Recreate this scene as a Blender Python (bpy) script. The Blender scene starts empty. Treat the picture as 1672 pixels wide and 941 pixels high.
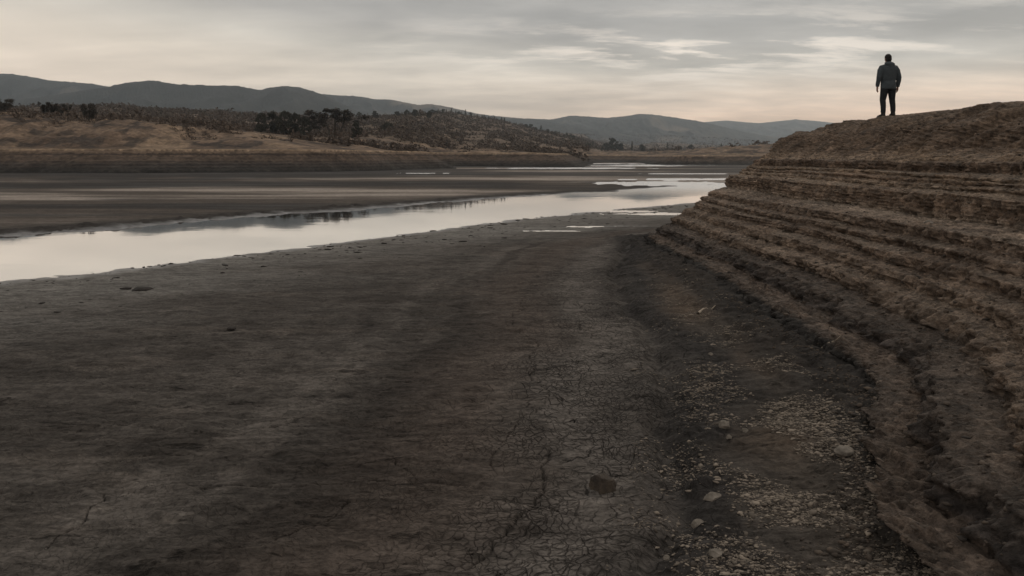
import bpy, math, random
import numpy as np
from mathutils import Vector

rng = np.random.default_rng(7)
random.seed(7)
scene = bpy.context.scene
col = scene.collection
H = 2.4            # eye height above the lake bed
FP = 1300.0        # focal length in photo pixels
CX, HY = 836.0, 256.0
WATER_Z = -0.10
f32 = np.float32


def on_plane(px, py, z=0.0):
    d = (H - z) * FP / (py - HY)
    return ((px - CX) / FP * d, d)


def at_depth(px, py, d):
    return ((px - CX) / FP * d, d, H + (HY - py) / FP * d)


# ------------------------------------------------------------------ noise
_G = rng.normal(size=(256, 3)).astype(f32)
_G /= np.linalg.norm(_G, axis=1, keepdims=True)
_G2 = rng.normal(size=(256, 2)).astype(f32)
_G2 /= np.linalg.norm(_G2, axis=1, keepdims=True)


def _hash(a, b, c):
    h = a.astype(np.uint32) * np.uint32(374761393) + b.astype(np.uint32) * np.uint32(668265263) + c * np.uint32(2246822519)
    h ^= h >> np.uint32(13)
    h *= np.uint32(1274126177)
    h ^= h >> np.uint32(16)
    return (h & np.uint32(255)).astype(np.int32)


def pn2(x, y, seed=0):
    x = np.asarray(x, f32); y = np.asarray(y, f32)
    xi = np.floor(x); yi = np.floor(y)
    fx = x - xi; fy = y - yi
    xi = xi.astype(np.int64); yi = yi.astype(np.int64)
    u = fx * fx * fx * (fx * (fx * 6 - 15) + 10); v = fy * fy * fy * (fy * (fy * 6 - 15) + 10)
    s = np.uint32(seed * 7919 + 13)

    def g(i, j):
        q = _G2[_hash(xi + i, yi + j, s)]
        return q[..., 0] * (fx - i) + q[..., 1] * (fy - j)
    a = g(0, 0); b = g(1, 0); c = g(0, 1); d = g(1, 1)
    a += (b - a) * u; c += (d - c) * u
    return (a + (c - a) * v) * 1.4


def pn3(x, y, z, seed=0):
    x = np.asarray(x, f32); y = np.asarray(y, f32); z = np.asarray(z, f32)
    xi = np.floor(x); yi = np.floor(y); zi = np.floor(z)
    fx = x - xi; fy = y - yi; fz = z - zi
    xi = xi.astype(np.int64); yi = yi.astype(np.int64); zi = zi.astype(np.int64)
    u = fx * fx * fx * (fx * (fx * 6 - 15) + 10)
    v = fy * fy * fy * (fy * (fy * 6 - 15) + 10)
    w = fz * fz * fz * (fz * (fz * 6 - 15) + 10)

    def g(i, j, k):
        hz = ((zi + k).astype(np.uint32) * np.uint32(3266489917) + np.uint32(seed * 104729 + 71))
        q = _G[_hash(xi + i, yi + j, hz)]
        return q[..., 0] * (fx - i) + q[..., 1] * (fy - j) + q[..., 2] * (fz - k)
    r = []
    for k in (0, 1):
        a = g(0, 0, k); b = g(1, 0, k); c = g(0, 1, k); d = g(1, 1, k)
        a += (b - a) * u; c += (d - c) * u
        r.append(a + (c - a) * v)
    return (r[0] + (r[1] - r[0]) * w) * 1.5


def fbm2(x, y, o=4, seed=0, gain=0.5):
    t = 0; a = 1.0; n = 0
    for k in range(o):
        t = t + a * pn2(x * 2 ** k, y * 2 ** k, seed + k); n += a; a *= gain
    return t / n


def fbm3(x, y, z, o=3, seed=0, gain=0.5):
    t = 0; a = 1.0; n = 0
    for k in range(o):
        t = t + a * pn3(x * 2 ** k, y * 2 ** k, z * 2 ** k, seed + k); n += a; a *= gain
    return t / n


def worley(x, y, z, seed=0):
    """distance to the nearest of jittered cell points, and that cell's random value"""
    x = np.asarray(x, f32) - 0.5; y = np.asarray(y, f32) - 0.5; z = np.asarray(z, f32) - 0.5
    xi = np.floor(x).astype(np.int64); yi = np.floor(y).astype(np.int64); zi = np.floor(z).astype(np.int64)
    best = np.full(x.shape, 9.0, f32); rv = np.zeros(x.shape, f32)
    for i in (0, 1):
        for j in (0, 1):
            for k in (0, 1):
                hz = ((zi + k).astype(np.uint32) * np.uint32(3266489917) + np.uint32(seed * 104729 + 71))
                h = _hash(xi + i, yi + j, hz)
                o = _G[h] * 0.42
                d = (xi + i + o[..., 0] - x) ** 2 + (yi + j + o[..., 1] - y) ** 2 + (zi + k + o[..., 2] - z) ** 2
                m_ = d < best
                best = np.where(m_, d, best); rv = np.where(m_, h.astype(f32) / 255, rv)
    return np.sqrt(best), rv


def sstep(a, b, x):
    t = np.clip((x - a) / (b - a), 0, 1)
    return t * t * (3 - 2 * t)


def mix(a, b, t):
    return a + (b - a) * t


def mixc(a, b, t):
    return a + (np.asarray(b, f32) - a) * t[..., None]


# ------------------------------------------------------------------ mesh helpers
def mesh_np(name, verts, faces, mat=None, attrs=None, smooth=True, colors=None):
    """verts (n,3), faces (m,k) -> one mesh object data"""
    me = bpy.data.meshes.new(name)
    verts = np.ascontiguousarray(verts, f32); faces = np.ascontiguousarray(faces, np.int32)
    m, k = faces.shape
    me.vertices.add(len(verts)); me.vertices.foreach_set('co', verts.ravel())
    me.loops.add(m * k); me.loops.foreach_set('vertex_index', faces.ravel())
    me.polygons.add(m); me.polygons.foreach_set('loop_start', np.arange(0, m * k, k, dtype=np.int32))
    me.update(calc_edges=True)
    if smooth:
        me.polygons.foreach_set('use_smooth', np.ones(m, bool))
    if attrs:
        for n, v in attrs.items():
            at = me.attributes.new(n, 'FLOAT', 'POINT'); at.data.foreach_set('value', np.ascontiguousarray(v, f32).ravel())
    if colors is not None:
        at = me.attributes.new('tint', 'FLOAT_COLOR', 'POINT')
        c4 = np.ones((len(verts), 4), f32); c4[:, :3] = colors.reshape(-1, 3)
        at.data.foreach_set('color', c4.ravel())
    if mat:
        me.materials.append(mat)
    return me


def grid_faces(nr, nc, mask=None):
    i = np.arange(nr * nc, dtype=np.int32).reshape(nr, nc)
    q = np.stack([i[:-1, :-1], i[:-1, 1:], i[1:, 1:], i[1:, :-1]], -1)
    if mask is not None:
        return q[mask]
    return q.reshape(-1, 4)


def link(name, me, parent=None, loc=None):
    o = bpy.data.objects.new(name, me); col.objects.link(o)
    if parent: o.parent = parent
    if loc is not None: o.location = loc
    return o


def tag(o, label, cat, group=None, kind=None):
    o['label'] = label; o['category'] = cat
    if group: o['group'] = group
    if kind: o['kind'] = kind
    return o


def structure(o):
    o['kind'] = 'structure'
    return o


# ------------------------------------------------------------------ materials
class NT:
    def __init__(s, name):
        s.m = bpy.data.materials.new(name); s.m.use_nodes = True
        s.t = s.m.node_tree; s.t.nodes.clear()
        s.out = s.n('ShaderNodeOutputMaterial')

    def n(s, typ, **kw):
        nd = s.t.nodes.new(typ)
        for k, v in kw.items(): setattr(nd, k, v)
        return nd

    def l(s, a, b): s.t.links.new(a, b)

    def val(s, nd, **kw):
        for k, v in kw.items(): nd.inputs[k.replace('_', ' ')].default_value = v
        return nd

    def math(s, op, a, b=None, clamp=False):
        nd = s.n('ShaderNodeMath', operation=op, use_clamp=clamp)
        for i, q in enumerate((a, b)):
            if q is None: continue
            if isinstance(q, (int, float)): nd.inputs[i].default_value = q
            else: s.l(q, nd.inputs[i])
        return nd.outputs[0]

    def rng(s, v, a, b, c, d):
        nd = s.n('ShaderNodeMapRange'); s.l(v, nd.inputs[0])
        for i, q in enumerate((a, b, c, d)): nd.inputs[i + 1].default_value = q
        return nd.outputs[0]

    def noise(s, vec, scale, detail=4, rough=0.55, dist=0.0):
        nd = s.n('ShaderNodeTexNoise'); s.l(vec, nd.inputs['Vector'])
        s.val(nd, Scale=scale, Detail=detail, Roughness=rough, Distortion=dist)
        return nd.outputs['Fac']

    def attr(s, name):
        return s.n('ShaderNodeAttribute', attribute_name=name)

    def mixc(s, f, a, b, mode='MIX'):
        nd = s.n('ShaderNodeMix', data_type='RGBA', blend_type=mode)
        for q, i in ((f, 0), (a, 6), (b, 7)):
            if isinstance(q, (int, float)): nd.inputs[i].default_value = q
            elif isinstance(q, tuple): nd.inputs[i].default_value = (*q, 1)
            else: s.l(q, nd.inputs[i])
        return nd.outputs[2]

    def bump(s, h, strength, dist, prev=None):
        nd = s.n('ShaderNodeBump'); s.val(nd, Strength=strength, Distance=dist); s.l(h, nd.inputs['Height'])
        if prev: s.l(prev, nd.inputs['Normal'])
        return nd.outputs[0]

    def principled(s, color, rough=0.9, normal=None, spec=0.3):
        p = s.n('ShaderNodeBsdfPrincipled')
        if isinstance(color, tuple): p.inputs['Base Color'].default_value = (*color, 1)
        else: s.l(color, p.inputs['Base Color'])
        if isinstance(rough, (int, float)): p.inputs['Roughness'].default_value = rough
        else: s.l(rough, p.inputs['Roughness'])
        if isinstance(spec, (int, float)): p.inputs['Specular IOR Level'].default_value = spec
        else: s.l(spec, p.inputs['Specular IOR Level'])
        if normal: s.l(normal, p.inputs['Normal'])
        s.l(p.outputs[0], s.out.inputs[0])
        return p


def mat_ground():
    t = NT('lake_mud')
    pos = t.n('ShaderNodeNewGeometry').outputs['Position']
    tint = t.attr('tint').outputs['Color']
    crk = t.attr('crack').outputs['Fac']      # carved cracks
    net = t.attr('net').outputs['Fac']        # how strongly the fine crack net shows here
    wet = t.attr('wet').outputs['Fac']
    # warp
    nz = t.n('ShaderNodeTexNoise'); t.l(pos, nz.inputs['Vector']); t.val(nz, Scale=2.2, Detail=4.0)
    sub = t.n('ShaderNodeVectorMath', operation='MULTIPLY_ADD')
    t.l(nz.outputs['Color'], sub.inputs[0]); sub.inputs[1].default_value = (0.38, 0.38, 0); t.l(pos, sub.inputs[2])
    wp = sub.outputs[0]

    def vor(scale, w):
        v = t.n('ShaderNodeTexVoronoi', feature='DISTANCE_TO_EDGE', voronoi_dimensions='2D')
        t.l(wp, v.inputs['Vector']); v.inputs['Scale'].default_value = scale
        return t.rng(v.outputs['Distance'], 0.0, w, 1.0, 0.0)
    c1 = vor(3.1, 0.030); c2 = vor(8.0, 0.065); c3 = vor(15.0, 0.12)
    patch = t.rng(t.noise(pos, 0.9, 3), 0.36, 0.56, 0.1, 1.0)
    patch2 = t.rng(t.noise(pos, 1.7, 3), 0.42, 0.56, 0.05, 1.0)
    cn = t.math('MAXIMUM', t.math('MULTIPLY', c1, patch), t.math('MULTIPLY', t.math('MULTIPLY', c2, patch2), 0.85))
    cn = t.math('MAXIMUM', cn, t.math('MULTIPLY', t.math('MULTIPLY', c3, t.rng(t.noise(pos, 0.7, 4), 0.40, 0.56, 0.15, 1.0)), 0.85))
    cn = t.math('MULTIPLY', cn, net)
    # streaky tone variation, long in x
    mp = t.n('ShaderNodeMapping'); t.l(pos, mp.inputs['Vector']); mp.inputs['Scale'].default_value = (0.35, 1.0, 1)
    n1 = t.noise(mp.outputs[0], 1.4, 6, 0.62)
    n2 = t.noise(pos, 22.0, 5, 0.65)
    n3 = t.noise(mp.outputs[0], 9.0, 5, 0.7, 0.6)
    k = t.math('MULTIPLY', t.rng(n1, 0.3, 0.7, 0.80, 1.2), t.rng(n2, 0.35, 0.65, 0.74, 1.22))
    k = t.math('MULTIPLY', k, t.rng(n3, 0.38, 0.62, 0.64, 1.30))
    k = t.math('MULTIPLY', k, t.math('SUBTRACT', 1.0, t.math('MULTIPLY', cn, 0.84)))  # shade inside the fine cracks put into the colour; bump does not occlude
    k = t.math('MULTIPLY', k, t.math('SUBTRACT', 1.0, t.math('MULTIPLY', crk, 0.55)))  # carved cracks get their shade painted into the colour as well
    n4 = t.noise(mp.outputs[0], 5.0, 7, 0.72, 1.2)
    fleck = t.rng(n4, 0.40, 0.34, 0.0, 1.0)
    n5 = t.noise(pos, 30.0, 4, 0.7, 0.5)
    fleck = t.math('MAXIMUM', fleck, t.math('MULTIPLY', t.rng(n5, 0.38, 0.30, 0.0, 1.0), 0.7))
    k = t.math('MULTIPLY', k, t.math('SUBTRACT', 1.0, t.math('MULTIPLY', fleck, 0.55)))
    cc = t.n('ShaderNodeCombineColor')
    for i in range(3): t.l(k, cc.inputs[i])
    c = t.mixc(1.0, tint, cc.outputs[0], 'MULTIPLY')
    h = t.math('ADD', t.math('MULTIPLY', n2, 0.010), t.math('MULTIPLY', n3, 0.022))
    h = t.math('SUBTRACT', h, t.math('MULTIPLY', cn, 0.018))
    h = t.math('SUBTRACT', h, t.math('MULTIPLY', fleck, 0.008))
    b = t.bump(h, 0.9, 1.0)
    rough = t.rng(wet, 0, 1, 0.92, 0.30)
    spec = t.rng(wet, 0, 1, 0.06, 0.45)
    t.principled(c, rough, b, spec)
    return t.m


def mat_bank():
    t = NT('bank_soil')
    g = t.n('ShaderNodeNewGeometry'); pos = g.outputs['Position']
    tint = t.attr('tint').outputs['Color']
    n1 = t.noise(pos, 1.6, 6, 0.6); n2 = t.noise(pos, 14, 6, 0.65, 0.3); n3 = t.noise(pos, 60, 4, 0.65)
    v = t.n('ShaderNodeTexVoronoi'); t.l(pos, v.inputs['Vector']); v.inputs['Scale'].default_value = 28
    k = t.math('MULTIPLY', t.rng(n1, 0.3, 0.7, 0.75, 1.25), t.rng(n2, 0.34, 0.66, 0.52, 1.48))
    k = t.math('MULTIPLY', k, t.rng(n3, 0.34, 0.66, 0.72, 1.28))
    cc = t.n('ShaderNodeCombineColor')
    for i in range(3): t.l(k, cc.inputs[i])
    c = t.mixc(1.0, tint, cc.outputs[0], 'MULTIPLY')
    sep = t.n('ShaderNodeSeparateXYZ'); t.l(pos, sep.inputs[0])
    h = t.math('ADD', t.math('MULTIPLY', n2, 0.06), t.math('MULTIPLY', n3, 0.014))
    h = t.math('ADD', h, t.math('MULTIPLY', v.outputs['Distance'], 0.010))
    b = t.bump(h, 0.9, 1.0)
    t.principled(c, 0.92, b, 0.2)
    return t.m


def mat_tinted(name, scale, lo, hi, bumpd=0.3, scale2=None):
    """soil and vegetation seen from far away: vertex tint times noise"""
    t = NT(name)
    pos = t.n('ShaderNodeNewGeometry').outputs['Position']
    tint = t.attr('tint').outputs['Color']
    n1 = t.noise(pos, scale, 6, 0.65); n2 = t.noise(pos, scale2 or scale * 5, 4, 0.65)
    k = t.math('MULTIPLY', t.rng(n1, 0.3, 0.7, lo, hi), t.rng(n2, 0.3, 0.7, lo, hi))
    cc = t.n('ShaderNodeCombineColor')
    for i in range(3): t.l(k, cc.inputs[i])
    c = t.mixc(1.0, tint, cc.outputs[0], 'MULTIPLY')
    b = t.bump(n1, 0.8, bumpd)
    t.principled(c, 0.95, b, 0.1)
    return t.m


def mat_noise(name, a, b_, scale=8, rough=0.9, bumpd=0.01, spec=0.2, island=False):
    t = NT(name)
    tc = t.n('ShaderNodeTexCoord').outputs['Object']
    n1 = t.noise(tc, scale, 5, 0.62); n2 = t.noise(tc, scale * 6, 3)
    f = t.rng(n1, 0.32, 0.68, 0, 1)
    if island:
        f = t.n('ShaderNodeNewGeometry').outputs['Random Per Island']
    c = t.mixc(f, a, b_)
    b = t.bump(t.math('ADD', n1, t.math('MULTIPLY', n2, 0.3)), 0.8, bumpd)
    t.principled(c, rough, b, spec)
    return t.m


def mat_leaf(name, a, b_):
    t = NT(name)
    g = t.n('ShaderNodeNewGeometry')
    oi = t.n('ShaderNodeObjectInfo')
    c = t.mixc(g.outputs['Random Per Island'], a, b_)
    k = t.rng(oi.outputs['Random'], 0, 1, 0.8, 1.25)
    cc = t.n('ShaderNodeCombineColor')
    for i in range(3): t.l(k, cc.inputs[i])
    c = t.mixc(1.0, c, cc.outputs[0], 'MULTIPLY')
    t.principled(c, 0.9, None, 0.1)
    return t.m


def mat_water():
    t = NT('still_water')
    pos = t.n('ShaderNodeNewGeometry').outputs['Position']
    mp = t.n('ShaderNodeMapping'); t.l(pos, mp.inputs['Vector']); mp.inputs['Scale'].default_value = (0.5, 1.0, 1)
    n1 = t.noise(mp.outputs[0], 1.6, 3, 0.5); n2 = t.noise(pos, 0.35, 2)
    h = t.math('MULTIPLY', n1, t.rng(n2, 0.35, 0.7, 0.15, 1.0))
    b = t.bump(h, 0.10, 0.02)
    sy = t.n('ShaderNodeSeparateXYZ'); t.l(pos, sy.inputs[0])
    ro = t.rng(sy.outputs[1], 50, 66, 0.03, 0.24)
    p = t.principled((0.035, 0.030, 0.026), ro, b, 0.5)
    p.inputs['IOR'].default_value = 1.33
    gl = t.n('ShaderNodeBsdfGlossy'); t.l(ro, gl.inputs['Roughness']); gl.inputs['Color'].default_value = (0.98, 0.98, 0.98, 1)
    t.l(b, gl.inputs['Normal'])
    mx = t.n('ShaderNodeMixShader'); mx.inputs[0].default_value = 0.72
    t.l(p.outputs[0], mx.inputs[1]); t.l(gl.outputs[0], mx.inputs[2]); t.l(mx.outputs[0], t.out.inputs[0])
    return t.m


M_ground = mat_ground(); M_bank = mat_bank(); M_water = mat_water()
M_upland = mat_tinted('dry_upland', 0.30, 0.55, 1.42, 0.9, 1.3)
M_hill = mat_tinted('wooded_hill', 0.012, 0.80, 1.2, 6.0, 0.09)
M_stone_dark = mat_noise('dark_rock', (0.014, 0.012, 0.011), (0.062, 0.048, 0.036), 7, 0.85, 0.02)
M_stone_pale = mat_noise('pale_stone', (0.06, 0.052, 0.043), (0.20, 0.175, 0.148), 10, 0.85, 0.006)
M_gravel = mat_noise('gravel_stone', (0.040, 0.033, 0.027), (0.21, 0.175, 0.14), 14, 0.9, 0.004, island=True)
M_clod = mat_noise('soil_clod', (0.028, 0.024, 0.021), (0.085, 0.066, 0.051), 14, 0.95, 0.01, island=True)
M_mud_clod = mat_noise('black_mud_clod', (0.018, 0.016, 0.015), (0.035, 0.03, 0.027), 8, 0.9, 0.02)
M_wood = mat_noise('bleached_wood', (0.16, 0.13, 0.10), (0.34, 0.29, 0.23), 20, 0.9, 0.003)
M_bark = mat_noise('bark', (0.03, 0.024, 0.02), (0.06, 0.05, 0.04), 3, 0.95, 0.03)
M_leaf_dark = mat_leaf('leaf_dark', (0.027, 0.028, 0.022), (0.062, 0.056, 0.040))
M_leaf_brown = mat_leaf('leaf_brown', (0.026, 0.022, 0.018), (0.055, 0.045, 0.034))
M_scrub = mat_leaf('scrub_twig', (0.060, 0.047, 0.038), (0.082, 0.063, 0.049))

# ------------------------------------------------------------------ lake bed (ground)
def poly_x(pts, z):
    q = [on_plane(px, py, z) for px, py in pts]
    return np.array([a for a, b in q]), np.array([b for a, b in q])


near_edge = poly_x([(-500, 512), (0, 461), (300, 428), (600, 390), (740, 373), (860, 357), (1000, 343), (1060, 338), (1170, 328), (1300, 318)], WATER_Z)
far_edge = poly_x([(-500, 420), (0, 387), (150, 377), (300, 363), (420, 353), (600, 341), (740, 329), (880, 319), (1000, 313), (1055, 308), (1120, 303), (1300, 301)], WATER_Z)
# lip where the flat mud ends and the gravelly foot of the bank begins
_ly = np.array([-3, 2.5, 4.84, 6.3, 7.9, 10.3, 13.9, 17.0, 19, 21, 23.5, 26, 40, 60]); _lx = np.array([0.2, 0.4, 0.8, 1.2, 1.5, 1.75, 1.80, 2.1, 2.5, 2.9, 3.7, 6.5, 30, 70])


def river_d(x, y):
    dn = (np.interp(x, *near_edge) - y) * 0.6
    df = (y - np.interp(x, *far_edge)) * 0.6
    return np.where(dn > df, dn, df), df > dn


POOLS = [  # photo px: centre x, y, half width, half height
    (985, 370.5, 60, 1.1), (900, 377.5, 45, 0.9), (1100, 349.5, 95, 1.6), (1030, 345.5, 40, 1.6), (1090, 300, 95, 3.2), (1130, 293.2, 100, 1.2),
    (925, 274.8, 110, 1.0), (1030, 271.0, 85, 0.55), (1095, 269.6, 80, 0.5), (985, 267.6, 55, 0.45),
    (690, 283.5, 45, 0.45), (1120, 284.0, 60, 0.5)]


def ground_height(x, y):
    """returns z, shore distance, far flag, lip coordinate"""
    d, far = river_d(x, y)
    d = d + fbm2(x * 0.30, y * 0.5, 6, 11, 0.62) * np.clip(y * 0.035, 0.7, 1.9)
    d = d + 0.30 * pn2(x * 1.6, y * 1.9, 17) * sstep(45, 25, y) * (pn2(x * 0.3, y * 0.3, 18) > -0.1)
    dpos = np.maximum(d, 0)
    z = WATER_Z + 0.012 * np.tanh(dpos / 0.25) + 0.09 * (1 - np.exp(-dpos / 9.0))
    z = np.where(d < 0, WATER_Z + d * 0.10, z)
    z = np.maximum(z, WATER_Z - 0.6)
    # ragged black rim on the far shore
    rim = np.exp(-((d - 1.1) / 1.0) ** 2) * far * np.clip((60 - y) / 20, 0, 1)
    z = z + rim * np.maximum(-0.02, 0.05 + 0.26 * fbm2(x * 0.9, y * 1.4, 4, 23, 0.6))
    # pools and far water sheets
    for (cx, cy, hw, hh) in POOLS:
        X, Y = on_plane(cx, cy, WATER_Z)
        ax = hw / FP * Y; ay = hh * Y * Y / (FP * (H - WATER_Z))
        e = np.sqrt(((x - X) / ax) ** 2 + ((y - Y) / ay) ** 2)
        e = e + fbm2((x - X) / ax * 3.0, (y - Y) / ay * 1.0, 3, 31 + int(cx)) * 0.85
        z = mix(z, np.minimum(z, WATER_Z + 0.012), sstep(4.0, 1.5, e))
        z = np.where(e < 1.3, mix(z, np.minimum(z, WATER_Z - 0.03), sstep(1.2, 0.9, e)), z)
    lip = x - np.interp(y, _ly, _lx) - 0.30 * fbm2(x * 0.4 + 3.3, y * 0.5, 3, 5) - 0.22 * fbm2(x * 2.2, y * 2.2, 4, 7, 0.6)
    # gravel foot rises towards the bank
    foot = sstep(0.0, 0.45, lip) * 0.05 + np.clip(lip, 0, 3.0) * 0.035
    foot -= 0.065 * np.exp(-((lip - 0.08) / 0.13) ** 2)
    foot += 0.03 * np.exp(-((lip + 0.12) / 0.12) ** 2)
    bx = 3.40 - 0.70 * sstep(8.6, 4.0, y) + 0.25 * fbm2(x * 0 + 7.7, y * 0.6, 3, 9)
    apron = sstep(-0.95, 0.15, x - bx)
    q_ = apron ** 1.2 * 3 + 0.5 * fbm2(x * 0.8, y * 0.5, 3, 10)
    foot += 0.09 * np.maximum(0, (np.floor(q_) + sstep(0.55, 0.95, q_ - np.floor(q_))) / 3) * sstep(0.02, 0.15, apron)
    z = z + np.where(y < 24, foot, np.where(y < 30, foot * (30 - y) / 6, 0))
    return z, d, far, lip


rows = [-2.2]
while rows[-1] < 5400:
    y = rows[-1]
    if y < 3.4: dy = 0.06
    else:
        dy = 0.75 * y * y / (H * 796)
        if 15 < y < 60: dy *= 0.6
        if y >= 60: dy = max(0.95, min(dy, 4.0)) if y < 420 else y * 0.06
    rows.append(y + dy)
rows = np.array(rows, f32)
xi = np.linspace(-0.95, 0.95, 1350, dtype=f32)
GY = np.repeat(rows[:, None], len(xi), 1)
GX = xi[None, :] * (GY + 2.5)
gz, gd, gfar, glip = ground_height(GX, GY)
near = np.clip((40 - GY) / 25, 0, 1)
und = 0.025 * fbm2(GX * 0.5, GY * 0.5, 3, 41)
fl = fbm2(GX * 0.9, GY * 1.6, 4, 44)
fl2 = fbm2(GX * 2.6, GY * 4.2, 4, 48)
# flaking plates: little scarps where thin layers of mud have peeled


def plates(n, k):
    q = n * k
    f = q - np.floor(q)
    return (np.floor(q) + sstep(0.86, 1.0, f)) / k


fl3 = fbm2(GX * 6.0, GY * 10.0, 3, 50)
und = und + 0.045 * plates(fl, 7.0) + 0.030 * plates(fl2, 5.0) + 0.012 * plates(fl3, 3.0) + 0.006 * fl2
gz = gz + und * near * np.clip((gz - WATER_Z) / 0.07, 0.12, 1.0)
# wobble of the gravel foot
ft = sstep(0.0, 0.5, glip) * (GY < 30)
bxg = 3.40 - 0.70 * sstep(8.6, 4.0, GY)
ap = sstep(-1.0, -0.1, GX - bxg) * (GY < 24)
gz = gz + ap * near * (0.10 * (0.6 - worley(GX * 4.5, GY * 4.5, gz * 0 + 0.7, 175)[0]) + 0.06 * fbm2(GX * 2.5, GY * 2.5, 3, 177))
gz = gz + ft * near * (0.06 * fbm2(GX * 1.1, GY * 1.1, 4, 52) + 0.035 * np.abs(fbm2(GX * 5, GY * 5, 3, 56)) + 0.05 * (0.6 - worley(GX * 8, GY * 8, gz * 0 + 0.3, 171)[0]) * sstep(-0.1, 0.3, fbm2(GX * 0.9, GY * 0.9, 2, 173)))
# shore clutter on the near margin
sh = np.exp(-((gd - 1.2) / 1.3) ** 2) * (~gfar) * near
gz = gz + sh * 0.06 * np.maximum(0, fbm2(GX * 2.2, GY * 3.0, 3, 61) - 0.05)
gz = np.where(GY > 420, -0.5, gz)

# long carved cracks, drawn out from the photograph onto the lake bed
CR = [[(857, 480), (857, 500), (862, 547), (874, 594), (895, 636), (888, 655), (869, 673), (838, 702), (813, 730), (806, 758)],
      [(897, 730), (883, 758), (890, 777), (890, 795), (883, 805), (869, 824), (841, 847), (827, 866), (803, 877), (760, 925)],
      [(330, 792), (400, 786), (494, 791), (564, 781), (681, 784), (775, 786)],
      [(930, 911), (897, 910), (822, 908), (756, 903), (677, 908), (600, 915)],
      [(340, 712), (400, 702), (461, 688), (541, 685), (634, 688)],
      [(430, 885), (484, 861), (550, 828), (569, 812), (517, 805)],
      [(60, 900), (81, 884), (138, 839), (170, 800)],
      [(869, 824), (905, 833), (960, 838)], [(880, 908), (800, 940)], [(200, 800), (300, 785), (420, 786)],
      [(681, 784), (640, 742), (560, 760)], [(900, 640), (935, 655), (960, 700)], [(947, 520), (946, 535), (975, 540)],
      [(100, 700), (220, 690), (380, 705)], [(330, 740), (260, 738), (170, 752)], [(520, 620), (600, 610), (720, 622)],
      [(180, 610), (290, 600), (400, 606)], [(1010, 820), (1060, 815), (1100, 800)], [(890, 560), (930, 575), (950, 610)]]
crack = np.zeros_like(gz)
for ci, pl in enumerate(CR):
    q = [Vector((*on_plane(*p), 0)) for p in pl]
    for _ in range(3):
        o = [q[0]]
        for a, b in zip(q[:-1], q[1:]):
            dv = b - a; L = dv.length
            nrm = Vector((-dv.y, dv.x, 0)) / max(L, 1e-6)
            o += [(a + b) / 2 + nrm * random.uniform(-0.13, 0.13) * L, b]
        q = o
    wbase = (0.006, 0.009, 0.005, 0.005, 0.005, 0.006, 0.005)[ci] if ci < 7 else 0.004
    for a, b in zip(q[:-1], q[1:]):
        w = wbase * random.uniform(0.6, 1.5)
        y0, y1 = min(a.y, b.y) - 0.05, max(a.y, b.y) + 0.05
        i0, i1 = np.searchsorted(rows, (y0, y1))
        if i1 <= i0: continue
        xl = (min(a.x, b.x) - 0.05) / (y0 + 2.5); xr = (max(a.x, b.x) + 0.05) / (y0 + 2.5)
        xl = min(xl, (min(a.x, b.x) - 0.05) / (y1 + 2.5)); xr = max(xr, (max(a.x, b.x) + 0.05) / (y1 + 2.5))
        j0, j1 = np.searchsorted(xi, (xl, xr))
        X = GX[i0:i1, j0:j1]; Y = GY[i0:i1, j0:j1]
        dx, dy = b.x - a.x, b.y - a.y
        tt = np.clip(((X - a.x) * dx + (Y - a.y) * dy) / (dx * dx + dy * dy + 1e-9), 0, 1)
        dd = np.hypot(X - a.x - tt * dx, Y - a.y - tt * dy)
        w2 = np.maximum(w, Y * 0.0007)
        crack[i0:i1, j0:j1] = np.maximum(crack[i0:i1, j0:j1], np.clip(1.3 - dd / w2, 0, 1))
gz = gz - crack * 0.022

# albedo of the lake bed
base = np.empty(GX.shape + (3,), f32); base[:] = (0.059, 0.0525, 0.0470)
tone = fbm2(GX * 0.10, GY * 0.35, 4, 71)
tone2 = fbm2(GX * 0.35 + 4, GY * 0.9, 4, 73)
base *= (1 + 0.42 * tone + 0.30 * tone2)[..., None]
damp = fbm2(GX * 0.30 + 0.1 * GY, GY * 0.55, 5, 75, 0.6)
base = mixc(base, (0.033, 0.0285, 0.0250), sstep(0.02, 0.34, damp) * 0.6)
base = mixc(base, (0.078, 0.067, 0.058), sstep(0.10, 0.32, fbm2(GX * 0.5 + 9, GY * 1.3, 5, 76, 0.6)) * 0.45)
wig = 0.5 * fbm2(GX * 0.3, GY * 0.3, 3, 77)
L2 = glip + wig
nearflat = (1 - sstep(24, 40, GY))
band = fbm2(L2 * 1.7, GY * 0.06, 4, 78, 0.6) * sstep(-6, -2.5, L2) * nearflat
base *= np.clip(1 + 1.5 * band, 0.55, 1.6)[..., None]
base = mixc(base, (0.064, 0.051, 0.043), 0.7 * np.exp(-((L2 + 1.75) / 0.75) ** 2) * nearflat)
base = mixc(base, (0.102, 0.091, 0.082), 0.8 * np.exp(-((L2 + 0.55) / 0.45) ** 2) * nearflat)
base = mixc(base, (0.026, 0.024, 0.023), 0.92 * np.exp(-((L2 - 0.35) / 0.42) ** 2) * nearflat)
brown = sstep(0.35, 1.2, L2) * (GY < 30)
gp = fbm2(GX * 0.5, GY * 0.35, 3, 79)
base = mixc(base, (0.044, 0.037, 0.031), 0.85 * brown)
base = mixc(base, (0.078, 0.058, 0.043), brown * sstep(0.0, 0.4, gp + sstep(8, 14, GY) * 0.5) * 0.8)
base = mixc(base, (0.028, 0.025, 0.023), 0.8 * sstep(1.5, 1.9, L2 + 0.5 * gp) * (GY < 30) * sstep(20, 12, GY))
base = mixc(base, (0.024, 0.0222, 0.021), 0.85 * sstep(-0.75, -0.25, GX - bxg + 0.45 * gp) * (GY < 24))
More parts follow.
